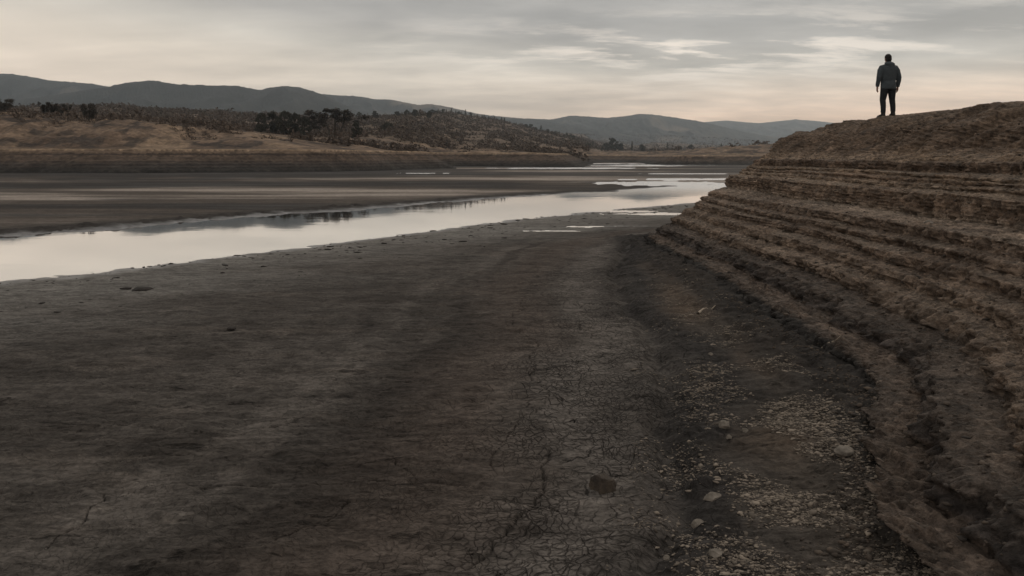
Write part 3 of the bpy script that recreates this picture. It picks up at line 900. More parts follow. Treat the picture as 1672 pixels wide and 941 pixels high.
def make_tree(kind, h, seed):
    """returns trunk mesh, crown mesh; base at the origin, height h"""
    r = np.random.default_rng(seed); R_ = random.Random(seed)
    V = []; Fc = []
    def add(pts, rad, n=6):
        v, f = tube_verts(pts, rad, n); o = len(V); V.extend(v); Fc.extend([tuple(i + o for i in q) for q in f])
    cl = []
    if kind == 'open':
        nst = 3
        for s in range(nst):
            bx = (s - 1) * 0.16 * h * 0.6; lean = (s - 1) * 0.10 * h
            p = [(bx, 0, -0.3), (bx + lean * .3, R_.uniform(-.1, .1), .22 * h), (bx + lean, R_.uniform(-.3, .3), .5 * h), (bx + lean * 1.6, R_.uniform(-.5, .5), .8 * h)]
            add(p, [.030 * h, .024 * h, .017 * h, .006 * h])
            for q in range(9):
                a = R_.uniform(0, 6.28); zz = R_.uniform(.34, .75) * h
                st = Vector((bx + lean * min(1.6, zz / h * 2), 0, zz))
                rr = h * R_.uniform(.16, .36)
                en = st + Vector((math.cos(a) * rr + lean * .7, math.sin(a) * rr * .8, h * R_.uniform(.10, .26)))
                if en.z > h * .93: en.z = h * R_.uniform(.82, .93)
                md = (st + en) / 2 + Vector((0, 0, .03 * h))
                add([tuple(st), tuple(md), tuple(en)], [.010 * h, .007 * h, .003 * h], 5)
                cl.append((en, h * R_.uniform(.07, .13)))
    elif kind == 'dense':
        add([(0, 0, -0.3), (.02 * h, 0, .3 * h), (0, .02 * h, .65 * h)], [.035 * h, .028 * h, .010 * h])
        for q in range(44):
            a = R_.uniform(0, 6.28); zz = R_.uniform(.06, .86)
            rr = .32 * h * (1 - abs(zz - .45) * 1.05) * R_.uniform(.4, 1.3)
            en = Vector((math.cos(a) * rr, math.sin(a) * rr, zz * h))
            add([(0, 0, max(.1, zz - .18) * h), tuple(en)], [.010 * h, .004 * h], 5)
            cl.append((en, h * R_.uniform(.05, .12)))
        cl.append((Vector((0, 0, .86 * h)), .11 * h))
    elif kind == 'conifer':
        add([(0, 0, -0.2), (0, 0, .5 * h), (0, 0, h)], [.03 * h, .02 * h, .004 * h])
        for q in range(30):
            zz = R_.uniform(.10, .98); rr = .20 * h * (1.02 - zz) * R_.uniform(.5, 1.2); a = R_.uniform(0, 6.28)
            cl.append((Vector((math.cos(a) * rr, math.sin(a) * rr, zz * h)), h * (.035 + .05 * (1 - zz))))
    else:  # shrub
        for q in range(12):
            a = R_.uniform(0, 6.28); rr = h * R_.uniform(.15, .55); zz = h * R_.uniform(.5, .95) * (1 - .25 * rr / h)
            en = Vector((math.cos(a) * rr, math.sin(a) * rr, zz))
            add([(math.cos(a) * .05 * h, math.sin(a) * .05 * h, -.2), tuple(en * .5 + Vector((0, 0, .05 * h))), tuple(en)], [.018 * h, .010 * h, .003 * h], 5)
            cl.append((en, h * R_.uniform(.12, .22))); cl.append((en * .65, h * R_.uniform(.10, .2)))
    c = []
    for p, rad in cl:
        n = int({'open': 110, 'dense': 130, 'conifer': 30, 'shrub': 130}[kind])
        d = r.normal(size=(n, 3)); d /= np.linalg.norm(d, axis=1, keepdims=True)
        d *= rad * r.uniform(0.25, 1.1, (n, 1)); d[:, 2] *= .75
        c.append(np.array(p) + d)
    c = np.vstack(c)
    sz = {'open': .030, 'dense': .032, 'conifer': .040, 'shrub': .040}[kind] * h
    q, f = leaf_quads(c, sz, r)
    q[:, 2] = np.minimum(q[:, 2], h * 1.03)
    return (np.array(V), np.array(Fc)), (q, f)


leafmat = {'open': M_leaf_brown, 'dense': M_leaf_dark, 'conifer': M_leaf_dark, 'shrub': M_leaf_brown}
LIB = {}
for k_, hs in (('open', [8.0, 6.5]), ('dense', [7.0, 7.0, 7.0]), ('shrub', [4.5, 4.5, 4.5])):
    for i, h_ in enumerate(hs):
        (tv, tf), (lv_, lf_) = make_tree(k_, h_, 900 + i * 17 + len(k_))
        LIB[k_, i] = (mesh_np(k_ + '_trunk', tv, tf, M_bark), mesh_np(k_ + '_crown', lv_, lf_, leafmat[k_], smooth=False), h_)
for i in range(4):   # far-off small trees: trunk and crown in one mesh
    (tv, tf), (lv_, lf_) = make_tree('conifer' if i < 2 else 'dense', 6.0, 1200 + i)
    LIB['small', i] = (None, mesh_np('small_tree', np.vstack([tv, lv_]), np.vstack([tf, lf_ + len(tv)]), M_leaf_dark, smooth=False), 6.0)


def upland_at(px, D):
    a = np.array([px], float); d = np.array([D], float); x = (a - CX) / FP * d
    return float(x[0]), D, float(far_z(a, d, x)[0])


def plant(name, lib, px, D, hpx, label, cat, group=None, rz=None, squash=1.0):
    """hpx: height in photo pixels at that distance"""
    x, y, z = upland_at(px, D)
    tm, cm, h0 = LIB[lib]
    s = hpx / FP * D / h0
    if tm is None:
        o = link(name, cm, None, (x, y, z - 0.1))
    else:
        o = bpy.data.objects.new(name, None); col.objects.link(o); o.location = (x, y, z - 0.1)
        o.empty_display_size = 0.3
        link('trunk', tm, o); link('crown', cm, o)
    o.rotation_euler.z = random.uniform(0, 6.28) if rz is None else rz
    o.scale = (s * squash, s * squash, s)
    return tag(o, label, cat, group)


G1 = 'dark trees of the clump on the far shore'
plant('tree', ('dense', 0), 426, 232, 36, 'dark tree at the left end of the dense clump on the far shore', 'tree', G1, squash=0.80)
plant('tree', ('dense', 1), 446, 236, 40, 'dark rounded tree second from the left in the dense clump', 'tree', G1, squash=0.72)
plant('tree', ('dense', 2), 464, 232, 42, 'dark tree in the middle of the dense clump on the far shore', 'tree', G1, squash=0.80)
plant('tree', ('dense', 1), 481, 236, 41, 'dark tree right of the middle of the dense clump', 'tree', G1, squash=0.72)
plant('tree', ('dense', 0), 497, 233, 36, 'dark tree at the right end of the dense clump beside the spreading tree', 'tree', G1, squash=0.80)
plant('tree', ('open', 0), 547, 229, 49, 'tall spreading tree with several bare trunks right of the dense clump', 'tree', None, 0.15, 1.5)
plant('tree', ('open', 1), 518, 240, 28, 'small thin tree between the dense clump and the tall spreading tree', 'tree', None, 1.0, 1.1)
plant('tree', ('dense', 2), 582, 229, 30, 'small dark tree just right of the tall spreading tree', 'tree', None, None, 0.8)
plant('shrub', ('shrub', 0), 143, 166, 31, 'large bare rounded shrub standing alone on the left dune', 'shrub', None, 0.4, 0.85)
G2 = 'bare shrubs on the left dune'
plant('shrub', ('shrub', 1), 72, 172, 26, 'tall narrow brown shrub, leftmost of the three on the left dune', 'shrub', G2, None, 0.6)
plant('shrub', ('shrub', 2), 89, 175, 23, 'brown shrub in the middle of the three on the left dune', 'shrub', G2, None, 0.8)
plant('shrub', ('shrub', 0), 108, 174, 23, 'brown shrub, rightmost of the three on the left dune', 'shrub', G2, None, 0.8)
plant('shrub', ('shrub', 1), 4, 170, 28, 'dark shrub cut off by the left edge of the picture', 'shrub', None, None, 0.9)
plant('shrub', ('dense', 1), 632, 330, 20, 'dark rounded bush on the hillside right of the spreading tree', 'shrub', None, None, 1.4)
for i, (px, hp, lb) in enumerate([(612, 14, 'small squarish tree on the saddle between the hillside and the spreading tree'), (586, 13, 'small round tree on the skyline just behind the spreading tree'),
                                  (648, 11, 'leftmost small tree on the crest of the wooded hillside'), (664, 13, 'broad pale tree on the crest of the wooded hillside, left of its twin'),
                                  (678, 12, 'broad pale tree on the crest of the wooded hillside, right of its twin'), (701, 13, 'flat topped tree alone on the crest of the wooded hillside')]):
    plant('tree', ('small', 2 + i % 2), px, 560, hp, lb, 'tree', 'small trees on the hillside crest', None, 1.15)
# far right, on the tan fields beyond the flats
for i, (px, D, hp, sq, lb) in enumerate([(1001, 780, 23, 1.0, 'tallest dark tree on the fields beyond the flats'), (990, 760, 15, 1.2, 'low dark tree left of the tallest tree on the far fields'),
        (1014, 760, 14, 1.3, 'low dark tree right of the tallest tree on the far fields'), (968, 800, 13, .8, 'slim dark tree well left of the tallest tree on the far fields'),
        (1032, 780, 17, .7, 'pointed tree in the gap right of the tallest far field tree'), (1048, 770, 13, 1.3, 'broad bush beside the pointed tree on the far fields'),
        (1090, 850, 15, .9, 'dark tree midway along the row on the far fields'), (1108, 840, 11, 1.5, 'spreading bush in the row on the far fields'), (1128, 850, 12, 1.4, 'second spreading bush in the row on the far fields'),
        (1178, 900, 14, .9, 'slim tree near the right end of the far field row'), (1212, 900, 10, 1.2, 'low tree near the right end of the far field row'),
        (1241, 700, 9, 1.2, 'dark tree on the far fields beside the terraced bank edge'), (1253, 900, 11, .9, 'last far tree before the terraced bank hides the fields')]):
    plant('tree', ('small', (2, 3, 2, 0, 1, 3, 0, 2, 3, 1, 2, 3, 0)[i]), px, D, hp, lb, 'tree', 'trees on the far fields', None, sq)
R2 = random.Random(5)
for i in range(46):
    px = 705 + i * 6.3 + R2.uniform(-2.5, 2.5)
    plant('tree', ('small', R2.choice((0, 0, 1, 1, 2, 3))), px, np.interp(px, BPX, BD) * R2.uniform(3.9, 4.3) if px < 950 else 620, R2.uniform(5, 10), 'small dark tree in the row along the crest of the wooded hillside', 'tree', 'row of small trees on the sloping crest', None, R2.uniform(.8, 1.4))
for i in range(44):
    px = 10 + i * 9.3 + R2.uniform(-4, 4)
    plant('tree', ('small', R2.choice((0, 1, 2, 3))), px, 545 + R2.uniform(-15, 25), R2.uniform(4, 8), 'tiny dark tree on the low skyline behind the left dunes', 'tree', 'tiny trees on the low skyline', None, R2.uniform(.8, 1.5))

# scrub: nobody could count it
r = np.random.default_rng(21)
N = 110000
spx = r.uniform(-150, 1290, N); B_ = np.interp(spx, BPX, BD)
sD = B_ * np.exp(r.uniform(math.log(1.10), math.log(8.5), N))
sx = (spx - CX) / FP * sD
sn = 1.3 * fbm2(sx * 0.035, sD * 0.022, 4, 401) + 0.5 * fbm2(sx * 0.12, sD * 0.09, 3, 405)
ratio = sD / B_
thr = np.where(ratio < 1.32, 0.36, np.where(ratio < 1.7, -0.02, -0.12))
thr = np.where((spx < 600) & (ratio > 1.3) & (ratio < 1.9), -0.35, thr)      # dark thicket behind the left dune crest
thr = np.where((spx > 620) & (spx < 960) & (ratio > 2.6) & (ratio < 4.4), -0.30, thr)
thr = np.where((spx > 50) & (spx < 185) & (ratio > 1.1) & (ratio < 2.2), 0.30, thr)
thr = np.where((spx > 960) & (ratio < 2.2), 0.6, thr)
thr = np.where((spx > 410) & (spx < 640) & (ratio > 1.05) & (ratio < 1.8), 0.32, thr)
ok = sn > thr
ok &= r.uniform(0, 1, N) < np.clip(0.30 + 0.15 * ratio, 0, 0.85)
spx, sD, sx, ratio = spx[ok], sD[ok], sx[ok], ratio[ok]
sz_ = far_z(spx, sD, sx)
hh = (0.35 + r.exponential(0.45, len(sx)).clip(0, 1.6)) * (1 + 0.8 * np.clip(sn[ok], -0.3, 0.6)) * np.clip(0.55 + sD / 420, 0.5, 1.8) * np.where(ratio < 1.32, 0.5, 1.0)
K = 18
d = r.normal(size=(len(sx), K, 3)); d /= np.linalg.norm(d, axis=2, keepdims=True)
d *= r.uniform(0.3, 1.0, (len(sx), K, 1)); d[..., 2] = np.abs(d[..., 2]) * 0.95; d[..., :2] *= 0.9
cc_ = np.stack([sx, sD, sz_ - 0.05], 1)[:, None, :] + d * hh[:, None, None]
szs = np.repeat(0.23 * hh[:, None], K, 1).ravel()
q, f = leaf_quads(cc_.reshape(-1, 3), szs, r)
tag(link('scrub', mesh_np('scrub', q, f, M_scrub, smooth=False)), 'low brown scrub and dry brush covering the far uplands', 'scrub', None, 'stuff')


# ------------------------------------------------------------------ rocks, gravel, sticks
def ico(sub=1):
    t_ = (1 + 5 ** .5) / 2
    v = [(-1, t_, 0), (1, t_, 0), (-1, -t_, 0), (1, -t_, 0), (0, -1, t_), (0, 1, t_), (0, -1, -t_), (0, 1, -t_), (t_, 0, -1), (t_, 0, 1), (-t_, 0, -1), (-t_, 0, 1)]
    f = [(0, 11, 5), (0, 5, 1), (0, 1, 7), (0, 7, 10), (0, 10, 11), (1, 5, 9), (5, 11, 4), (11, 10, 2), (10, 7, 6), (7, 1, 8), (3, 9, 4), (3, 4, 2), (3, 2, 6), (3, 6, 8), (3, 8, 9), (4, 9, 5), (2, 4, 11), (6, 2, 10), (8, 6, 7), (9, 8, 1)]
    v = [Vector(p).normalized() for p in v]
    for _ in range(sub):
        cache = {}; nf = []
        def mid(a, b):
            k = (min(a, b), max(a, b))
            if k not in cache:
                v.append(((v[a] + v[b]) / 2).normalized()); cache[k] = len(v) - 1
            return cache[k]
        for a, b, c in f:
            x, y, z = mid(a, b), mid(b, c), mid(c, a)
            nf += [(a, x, z), (b, y, x), (c, z, y), (x, y, z)]
        f = nf
    return np.array([tuple(p) for p in v]), np.array(f)


I0 = ico(0); I1 = ico(1); I4 = ico(4)


def rock_mesh(name, dims, mat, seed, angular=0.3):
    v, f = I4
    r_ = np.random.default_rng(seed)
    p = v.copy()
    for _ in range(22):   # chop facets
        n = r_.normal(size=3); n /= np.linalg.norm(n)
        dlim = r_.uniform(1 - angular, 1.0)
        ex = np.maximum(0, p @ n - dlim)
        p -= ex[:, None] * n * 0.92
    nz = fbm3(p[:, 0] * 2 + seed, p[:, 1] * 2, p[:, 2] * 2, 4, seed)
    nz2 = pn3(p[:, 0] * 9 + seed, p[:, 1] * 9, p[:, 2] * 9, seed)
    p *= (1 + 0.13 * nz + 0.03 * nz2)[:, None]
    p[:, 2] = np.where(p[:, 2] < -0.45, -0.45 + (p[:, 2] + 0.45) * 0.3, p[:, 2])
    return mesh_np(name, p * np.array(dims), f, mat)


def put_rock(px, py, wpx, hpx, mat, label, seed, ang=0.3, cat='stone', name='stone', rz=0.0, z0=0.05, up=0.12):
    x, y = on_plane(px, py, z0)
    if x > 3.2 and y < 19:
        z = z0
    else:
        z = ground_z(x, y)
        x, y = on_plane(px, py, z)
    s = y / FP
    w = wpx * s / 2; h = hpx * s / 2 * 1.25
    o = link(name, rock_mesh(name, (w, w * 0.8, h), mat, seed, ang), None, (x, y, z + h * up))
    o.rotation_euler.z = rz
    return tag(o, label, cat)


put_rock(986, 800, 54, 30, M_stone_dark, 'dark angular rock on the cracked grey mud at the lip of the flat', 3, 0.45, 'rock', 'rock', 0.3, up=0.42)
put_rock(1182, 696, 22, 13, M_stone_pale, 'smooth pale oval stone on dark soil, farthest of the large pale stones', 5, 0.3)
put_rock(1378, 740, 36, 16, M_stone_pale, 'flat pale stone lying below the foot of the terraced bank', 8, 0.25, rz=0.6)
put_rock(1163, 814, 32, 17, M_stone_pale, 'broad brownish stone half sunk in the soil right of the dark rock', 11, 0.4)
put_rock(1141, 860, 25, 17, M_stone_pale, 'pale rounded stone nearest the bottom edge, below the brownish stone', 14, 0.38)
put_rock(1216, 706, 14, 10, M_stone_pale, 'small pale stone just right of the smooth oval stone', 15, 0.3)
put_rock(1168, 905, 26, 12, M_stone_pale, 'flat pale slab at the edge of the gravel near the bottom edge', 18, 0.35)
put_rock(1088, 912, 13, 8, M_stone_pale, 'small flat pale stone left of the gravel near the bottom edge', 19, 0.35)
put_rock(1190, 715, 10, 7, M_stone_pale, 'small pale pebble just below the smooth oval stone', 21, 0.3)
put_rock(1160, 580, 9, 6, M_stone_pale, 'small pale stone on the dark strip under the terraces', 22, 0.3)
put_rock(233, 474, 34, 8, M_mud_clod, 'black mud clod on the grey shore left of the picture', 25, 0.2, 'mud clod', 'mud_clod')
put_rock(378, 537, 16, 4.5, M_mud_clod, 'small black mud clod alone on the grey flat', 27, 0.2, 'mud clod', 'mud_clod')
# pale stone lying on the light terrace
bx_, by_, bz_ = at_depth(1516, 366, 15.0)
cand = np.argmin((np.abs((_bp[:, 0] / _bp[:, 1]) * FP + CX - 1516) / 2 + np.abs((H - _bp[:, 2]) / _bp[:, 1] * FP + HY - 366)) + (_bp[:, 1] < 3) * 1e6 + (_bp[:, 1] > 26) * 1e6)
o = link('stone', rock_mesh('stone', (0.085, 0.06, 0.045), M_stone_pale, 33, 0.3), None, tuple(_bp[cand] + np.array([0, 0, 0.015])))
tag(o, 'white stone lying alone on the pale terrace of the bank', 'stone')


def scatter_stones(name, pts, sizes, mat, seed, flat=0.55, ln=1.0):
    r_ = np.random.default_rng(seed)
    v, f = I0
    n = len(pts); k = len(v)
    base_ = v[None] * (1 + r_.uniform(-0.38, 0.38, (n, k, 1)))
    sc = sizes[:, None, None] * np.stack([r_.uniform(.8, 1.5, n) * ln, r_.uniform(.5, 1.0, n), r_.uniform(.5, 1.0, n) * flat], 1)[:, None, :]
    p = base_ * sc
    a = r_.normal(0.2, 0.75, n); ca, sa = np.cos(a)[:, None], np.sin(a)[:, None]
    x = p[..., 0] * ca - p[..., 1] * sa; y = p[..., 0] * sa + p[..., 1] * ca
    p = np.stack([x, y, p[..., 2]], -1) + pts[:, None, :]
    ff_ = (f[None] + (np.arange(n) * k)[:, None, None]).reshape(-1, 3)
    return mesh_np(name, p.reshape(-1, 3), ff_, mat, smooth=False)


# gravel between the lip and the bank
r = np.random.default_rng(31)
gx = []; sizes = []
for _ in range(300000):
    y = 3.9 + r.exponential(3.2)
    if y > 20: continue
    lx = np.interp(y, _ly, _lx)
    x = lx + r.uniform(-0.25, 2.6)
    l = x - lx
    if x > 3.4 - 0.6 * max(0, (12 - y) / 8): continue
    dens = math.exp(-((l - 1.0) / 0.55) ** 2) * (1.0 if y < 9 else 0.5) + 0.07
    clump = float(pn2(np.array([x * 1.3]), np.array([y * 1.1]), 71)[0])
    if r.uniform() > dens * (0.30 + 1.6 * clump): continue
    gx.append((x, y)); sizes.append(min(0.032, 0.0022 + r.exponential(0.0036)))
gx = np.array(gx); sizes = np.array(sizes)
pz = np.array([ground_z(a, b) for a, b in gx])
tag(link('gravel', scatter_stones('gravel', np.column_stack([gx, pz + sizes * 0.05]), sizes, M_gravel, 3, 0.45, 1.25)), 'loose pale gravel strewn between the mud flat and the bank', 'gravel', None, 'stuff')
# black crumbs of mud along the near margin of the river
cx_ = r.uniform(-13, 9, 30000); cy2 = r.uniform(10, 42, 30000)
dd_, ff2 = river_d(cx_, cy2)
kk_ = (dd_ > 0.1) & (dd_ < 5) & ~ff2 & (r.uniform(0, 1, 30000) < 0.5 * np.exp(-dd_ / 1.8) * (0.3 + 1.6 * np.maximum(0, pn2(cx_ * 0.5, cy2 * 0.5, 77)))) & (np.abs(cx_) < 0.9 * (cy2 + 2.5))
cx_, cy2 = cx_[kk_], cy2[kk_]
cz_ = np.array([ground_z(a, b) for a, b in zip(cx_, cy2)])
sz2 = np.minimum(0.09, 0.010 + r.exponential(0.018, len(cx_)))
tag(link('mud_crumbs', scatter_stones('mud_crumbs', np.column_stack([cx_, cy2, cz_ + sz2 * 0.1]), sz2, M_mud_clod, 9, 0.45, 1.4)), 'black crumbs of mud scattered along the pale near margin of the river', 'mud crumbs', None, 'stuff')
# crumbled clods on the terraces
w_ = (BY[::2, ::2].ravel() > 4) & (BY[::2, ::2].ravel() < 27) & (_bt > 0.1) & (_bt < 3.3)
idx = np.flatnonzero(w_)
pk = 1.0 / _bp[idx, 1] ** 0.3; pk /= pk.sum()
idx = r.choice(idx, 9000, replace=False, p=pk)
cs = np.minimum(0.040, 0.006 + r.exponential(0.009, len(idx)))
ty = 4.2 + r.exponential(5.0, 5000); ty = ty[ty < 22]
tx = 3.40 - 0.70 * sstep(8.6, 4.0, ty) - 0.12 - np.abs(r.normal(0, 0.16, len(ty))) - 0.75 * sstep(7.5, 4.0, ty) + 0.2
tz_ = np.array([ground_z(a, b) for a, b in zip(tx, ty)])
ts = np.minimum(0.032, 0.003 + r.exponential(0.0055, len(tx)))
cpts = np.vstack([_bp[idx], np.column_stack([tx, ty, tz_ + ts * 0.0])]); cs = np.concatenate([cs, ts])
tag(link('soil_clods', scatter_stones('soil_clods', cpts, cs, M_clod, 5, 0.6)), 'crumbled brown soil clods lying over the terraced bank', 'soil clods', None, 'stuff')


def bank_px(px, py):
    e = np.abs((_bp[:, 0] / _bp[:, 1]) * FP + CX - px) + np.abs((H - _bp[:, 2]) / _bp[:, 1] * FP + HY - py) + ((_bp[:, 1] < 3) | (_bp[:, 1] > 24)) * 1e6
    k_ = np.flatnonzero(e < 4)
    if len(k_) == 0: return _bp[np.argmin(e)]
    return _bp[k_[np.argmin(_bp[k_, 1])]]


def stick(pts, rad, label, on_bank=False):
    q = []
    for px, py in pts:
        if on_bank: q.append(tuple(bank_px(px, py)))
        else:
            x, y = on_plane(px, py, 0.06); q.append((x, y, ground_z(x, y)))
    if on_bank:
        a_, b_ = Vector(q[0]), Vector(q[-1]); n_ = len(q)
        q = [tuple(a_.lerp(b_, k_ / (n_ - 1)) + Vector((0, 0, 0.03 + 0.02 * (k_ % 2)))) for k_ in range(n_)]
    o0 = Vector(q[0])
    q = [(a - o0.x, b - o0.y, z - o0.z + 0.012) for (a, b, z) in q]
    v, f = tube_verts(q, np.linspace(rad, rad * .4, len(q)), 7)
    return tag(link('stick', mesh_np('stick', np.array(v), np.array(f), M_wood), None, tuple(o0)), label, 'stick')


stick([(1140, 514), (1148, 509), (1153, 507), (1160, 510), (1168, 508)], 0.022, 'short bleached stick on the brown strip at the foot of the terraces')
stick([(1339, 577), (1352, 571), (1366, 562), (1372, 556)], 0.016, 'bleached twig lying on the dark lowest terrace of the bank', True)


# ------------------------------------------------------------------ person
def loft(secs, n=20, cap=True):
    """secs: list of (centre, rx, ry, axis) with the section square to z unless axis given"""
    V = []; Fc = []
    for (c, rx, ry, ax) in secs:
        c = Vector(c)
        if ax is None: u, w = Vector((1, 0, 0)), Vector((0, 1, 0))
        else:
            a = Vector(ax).normalized(); u = Vector((1, 0, 0)); u = (u - a * u.dot(a))
            if u.length < .1: u = Vector((0, 1, 0)) - a * a.y
            u.normalize(); w = a.cross(u)
        for k in range(n):
            th = 2 * math.pi * k / n
            V.append(c + u * math.cos(th) * rx + w * math.sin(th) * ry)
    for i in range(len(secs) - 1):
        for k in range(n): Fc.append((i * n + k, i * n + (k + 1) % n, (i + 1) * n + (k + 1) % n, (i + 1) * n + k))
    Fc.append(tuple(range(n))[::-1]); Fc.append(tuple((len(secs) - 1) * n + k for k in range(n)))
    return V, Fc


def limb(pts, rad, n=14):
    s = []
    for i, p in enumerate(pts):
        a = Vector(pts[min(i + 1, len(pts) - 1)]) - Vector(pts[max(i - 1, 0)])
        r_ = rad[i]
        rx, ry = r_ if isinstance(r_, tuple) else (r_, r_)
        s.append((p, rx, ry, a))
    return loft(s, n)


def ball(c, rx, ry, rz, n=16, m_=10):
    s = []
    for i in range(m_ + 1):
        ph = math.pi * (i / m_) * 0.98 + 0.01 * math.pi
        s.append(((c[0], c[1], c[2] - rz * math.cos(ph)), max(1e-3, rx * math.sin(ph)), max(1e-3, ry * math.sin(ph)), None))
    return loft(s, n)


def fuse(name, pieces, voxel, mat, parent, smooth=4):
    V = []; Fc = []
    for v, f in pieces:
        o_ = len(V); V += [tuple(p) for p in v]; Fc += [tuple(i + o_ for i in q) for q in f]
    me = bpy.data.meshes.new(name + '_raw'); me.from_pydata(V, [], Fc); me.update()
    ob = bpy.data.objects.new(name, me); col.objects.link(ob)
    md = ob.modifiers.new('r', 'REMESH'); md.mode = 'VOXEL'; md.voxel_size = voxel
    if smooth:
        sm = ob.modifiers.new('s', 'SMOOTH'); sm.iterations = smooth; sm.factor = 0.5
    dg = bpy.context.evaluated_depsgraph_get()
    m2 = bpy.data.meshes.new_from_object(ob.evaluated_get(dg))
    bpy.data.objects.remove(ob)
    m2.polygons.foreach_set('use_smooth', np.ones(len(m2.polygons), bool))
    m2.materials.clear(); m2.materials.append(mat)
    return link(name, m2, parent)


M_skin = mat_noise('skin', (0.20, 0.115, 0.085), (0.25, 0.15, 0.11), 30, 0.6, 0.001)
M_jacket = mat_noise('jacket_cloth', (0.032, 0.040, 0.047), (0.054, 0.066, 0.075), 7, 0.8, 0.02)
M_trouser = mat_noise('trouser_cloth', (0.010, 0.0115, 0.014), (0.018, 0.020, 0.023), 9, 0.85, 0.015)
M_boot = mat_noise('boot_leather', (0.010, 0.009, 0.008), (0.02, 0.017, 0.014), 14, 0.6, 0.005)
M_hair = mat_noise('dark_hair', (0.006, 0.005, 0.005), (0.014, 0.012, 0.011), 40, 0.7, 0.006)

pd = 22.8
pX = (1450.5 - CX) / FP * pd
pZ = bank_z(pX, pd)
person = bpy.data.objects.new('person', None); col.objects.link(person)
zl = bank_z(pX - 0.155, pd - 0.02); zr = bank_z(pX + 0.125, pd - 0.02); zl = max(zl, zr - 0.05); zr = min(zr, zl + 0.04)
pZ = min(zl, zr) - 0.02
person.location = (pX, pd, pZ)
person.rotation_euler.z = math.radians(3); person.scale = (1.07, 1.07, 1.015)
tag(person, 'person in grey hooded jacket and dark trousers standing on the bank, seen from behind', 'person')
dl, dr = zl - pZ - 0.01, zr - pZ - 0.01

hip = {-1: (-0.095, 0, 0.90), 1: (0.09, 0, 0.90)}
knee = {-1: (-0.142, 0.025, 0.49 + dl * .5), 1: (0.118, 0.03, 0.49 + dr * .5)}
ank = {-1: (-0.148, -0.01, 0.10 + dl), 1: (0.120, -0.01, 0.10 + dr)}
shl = {s: (s * 0.185, -0.01, 1.425) for s in (-1, 1)}
elb = {s: (s * 0.270, -0.035, 1.135) for s in (-1, 1)}
wri = {-1: (-0.284, 0.030, 0.875), 1: (0.276, 0.035, 0.87)}
bp = [loft([((0, 0, .84), .15, .10, None), ((0, 0, .93), .165, .11, None), ((0, 0, 1.08), .145, .10, None), ((0, 0, 1.25), .17, .11, None), ((0, -.005, 1.38), .175, .105, None), ((0, -.01, 1.45), .12, .085, None), ((0, -.005, 1.49), .062, .062, None), ((0, .01, 1.58), .056, .060, None)]),
      ball((0, .025, 1.665), .076, .098, .118), ball((0, .045, 1.615), .058, .075, .065),
      limb([(0, .108, 1.675), (0, .133, 1.645), (0, .118, 1.635)], [.010, .014, .008], 8)]
for s in (-1, 1):
    bp += [ball((s * .078, .01, 1.655), .010, .020, .032, 10, 6), ball((s * .03, .108, 1.685), .013, .010, .010, 8, 6)]
    bp += [limb([shl[s], ((shl[s][0] + elb[s][0]) / 2, -.02, 1.28), elb[s], ((elb[s][0] + wri[s][0]) / 2, 0, 1.0), wri[s]], [.056, .050, .040, .038, .027])]
    hx, hy, hz = wri[s]
    bp += [limb([wri[s], (hx, hy + .008, hz - .045), (hx, hy + .014, hz - .095)], [(.022, .026), (.020, .042), (.015, .040)], 14)]
    for k, (oy, ln) in enumerate(((.031, .070), (.011, .080), (-.010, .074), (-.029, .058))):   # four fingers, curling forward and in
        b0 = Vector((hx, hy + .014 + oy, hz - .088)); cdir = -s
        bp += [limb([tuple(b0 + Vector((0, 0, .02))), tuple(b0), tuple(b0 + Vector((cdir * .004, .004, -ln * .42))), tuple(b0 + Vector((cdir * .014, .006, -ln * .75))), tuple(b0 + Vector((cdir * .026, .006, -ln)))], [.0095, .0095, .0088, .008, .006], 8)]
    tb = Vector((hx - s * .005, hy + .036, hz - .035))
    bp += [limb([tuple(tb - Vector((0, .02, -.01))), tuple(tb), tuple(tb + Vector((-s * .010, .020, -.028))), tuple(tb + Vector((-s * .016, .024, -.058)))], [.013, .0125, .0105, .008], 8)]
    bp += [limb([hip[s], ((hip[s][0] + knee[s][0]) / 2, .015, .70), knee[s], ((knee[s][0] + ank[s][0]) / 2, -.01, .32), ank[s]], [.088, .075, .054, .050, .036])]
    bp += [limb([(ank[s][0], -.05, ank[s][2] - .05), (ank[s][0] + s * .01, .05, ank[s][2] - .055), (ank[s][0] + s * .03, .16, ank[s][2] - .07)], [.036, .036, .026])]
    bp += [limb([ank[s], (ank[s][0], -.01, ank[s][2] - .05)], [.036, .036])]
fuse('body', bp, 0.0065, M_skin, person, 2)
# jacket: torso and sleeves, hem at mid hip
jp = [loft([((0, 0, .800), .200, .138, None), ((0, 0, .83), .208, .146, None), ((0, 0, .93), .204, .148, None), ((0, 0, 1.0), .196, .140, None), ((0, 0, 1.03), .192, .136, None), ((0, 0, 1.08), .198, .144, None), ((0, -.005, 1.22), .216, .150, None), ((0, -.012, 1.34), .228, .145, None), ((0, -.015, 1.42), .215, .128, None), ((0, -.012, 1.47), .165, .108, None), ((0, -.005, 1.505), .105, .092, None), ((0, 0, 1.535), .082, .084, None)], 28)]
for s in (-1, 1):
    e, w_2 = elb[s], wri[s]
    jp += [limb([(s * .10, -.01, 1.43), (s * .185, -.01, 1.405), (s * .232, -.02, 1.32), (s * .254, -.03, 1.22), e, (s * .276, -.015, 1.04), (w_2[0], w_2[1] - .01, w_2[2] + .06), (w_2[0], w_2[1], w_2[2] - .005)], [.070, .078, .074, .069, .068, .061, .053, .044], 18)]
jacket = fuse('jacket', jp, 0.010, M_jacket, person, 3)
hp = [ball((0, -.085, 1.490), .138, .062, .072), ball((0, -.10, 1.445), .095, .045, .055), ball((0, -.03, 1.535), .118, .085, .045)]
hood = fuse('hood', hp, 0.009, M_jacket, jacket, 4)
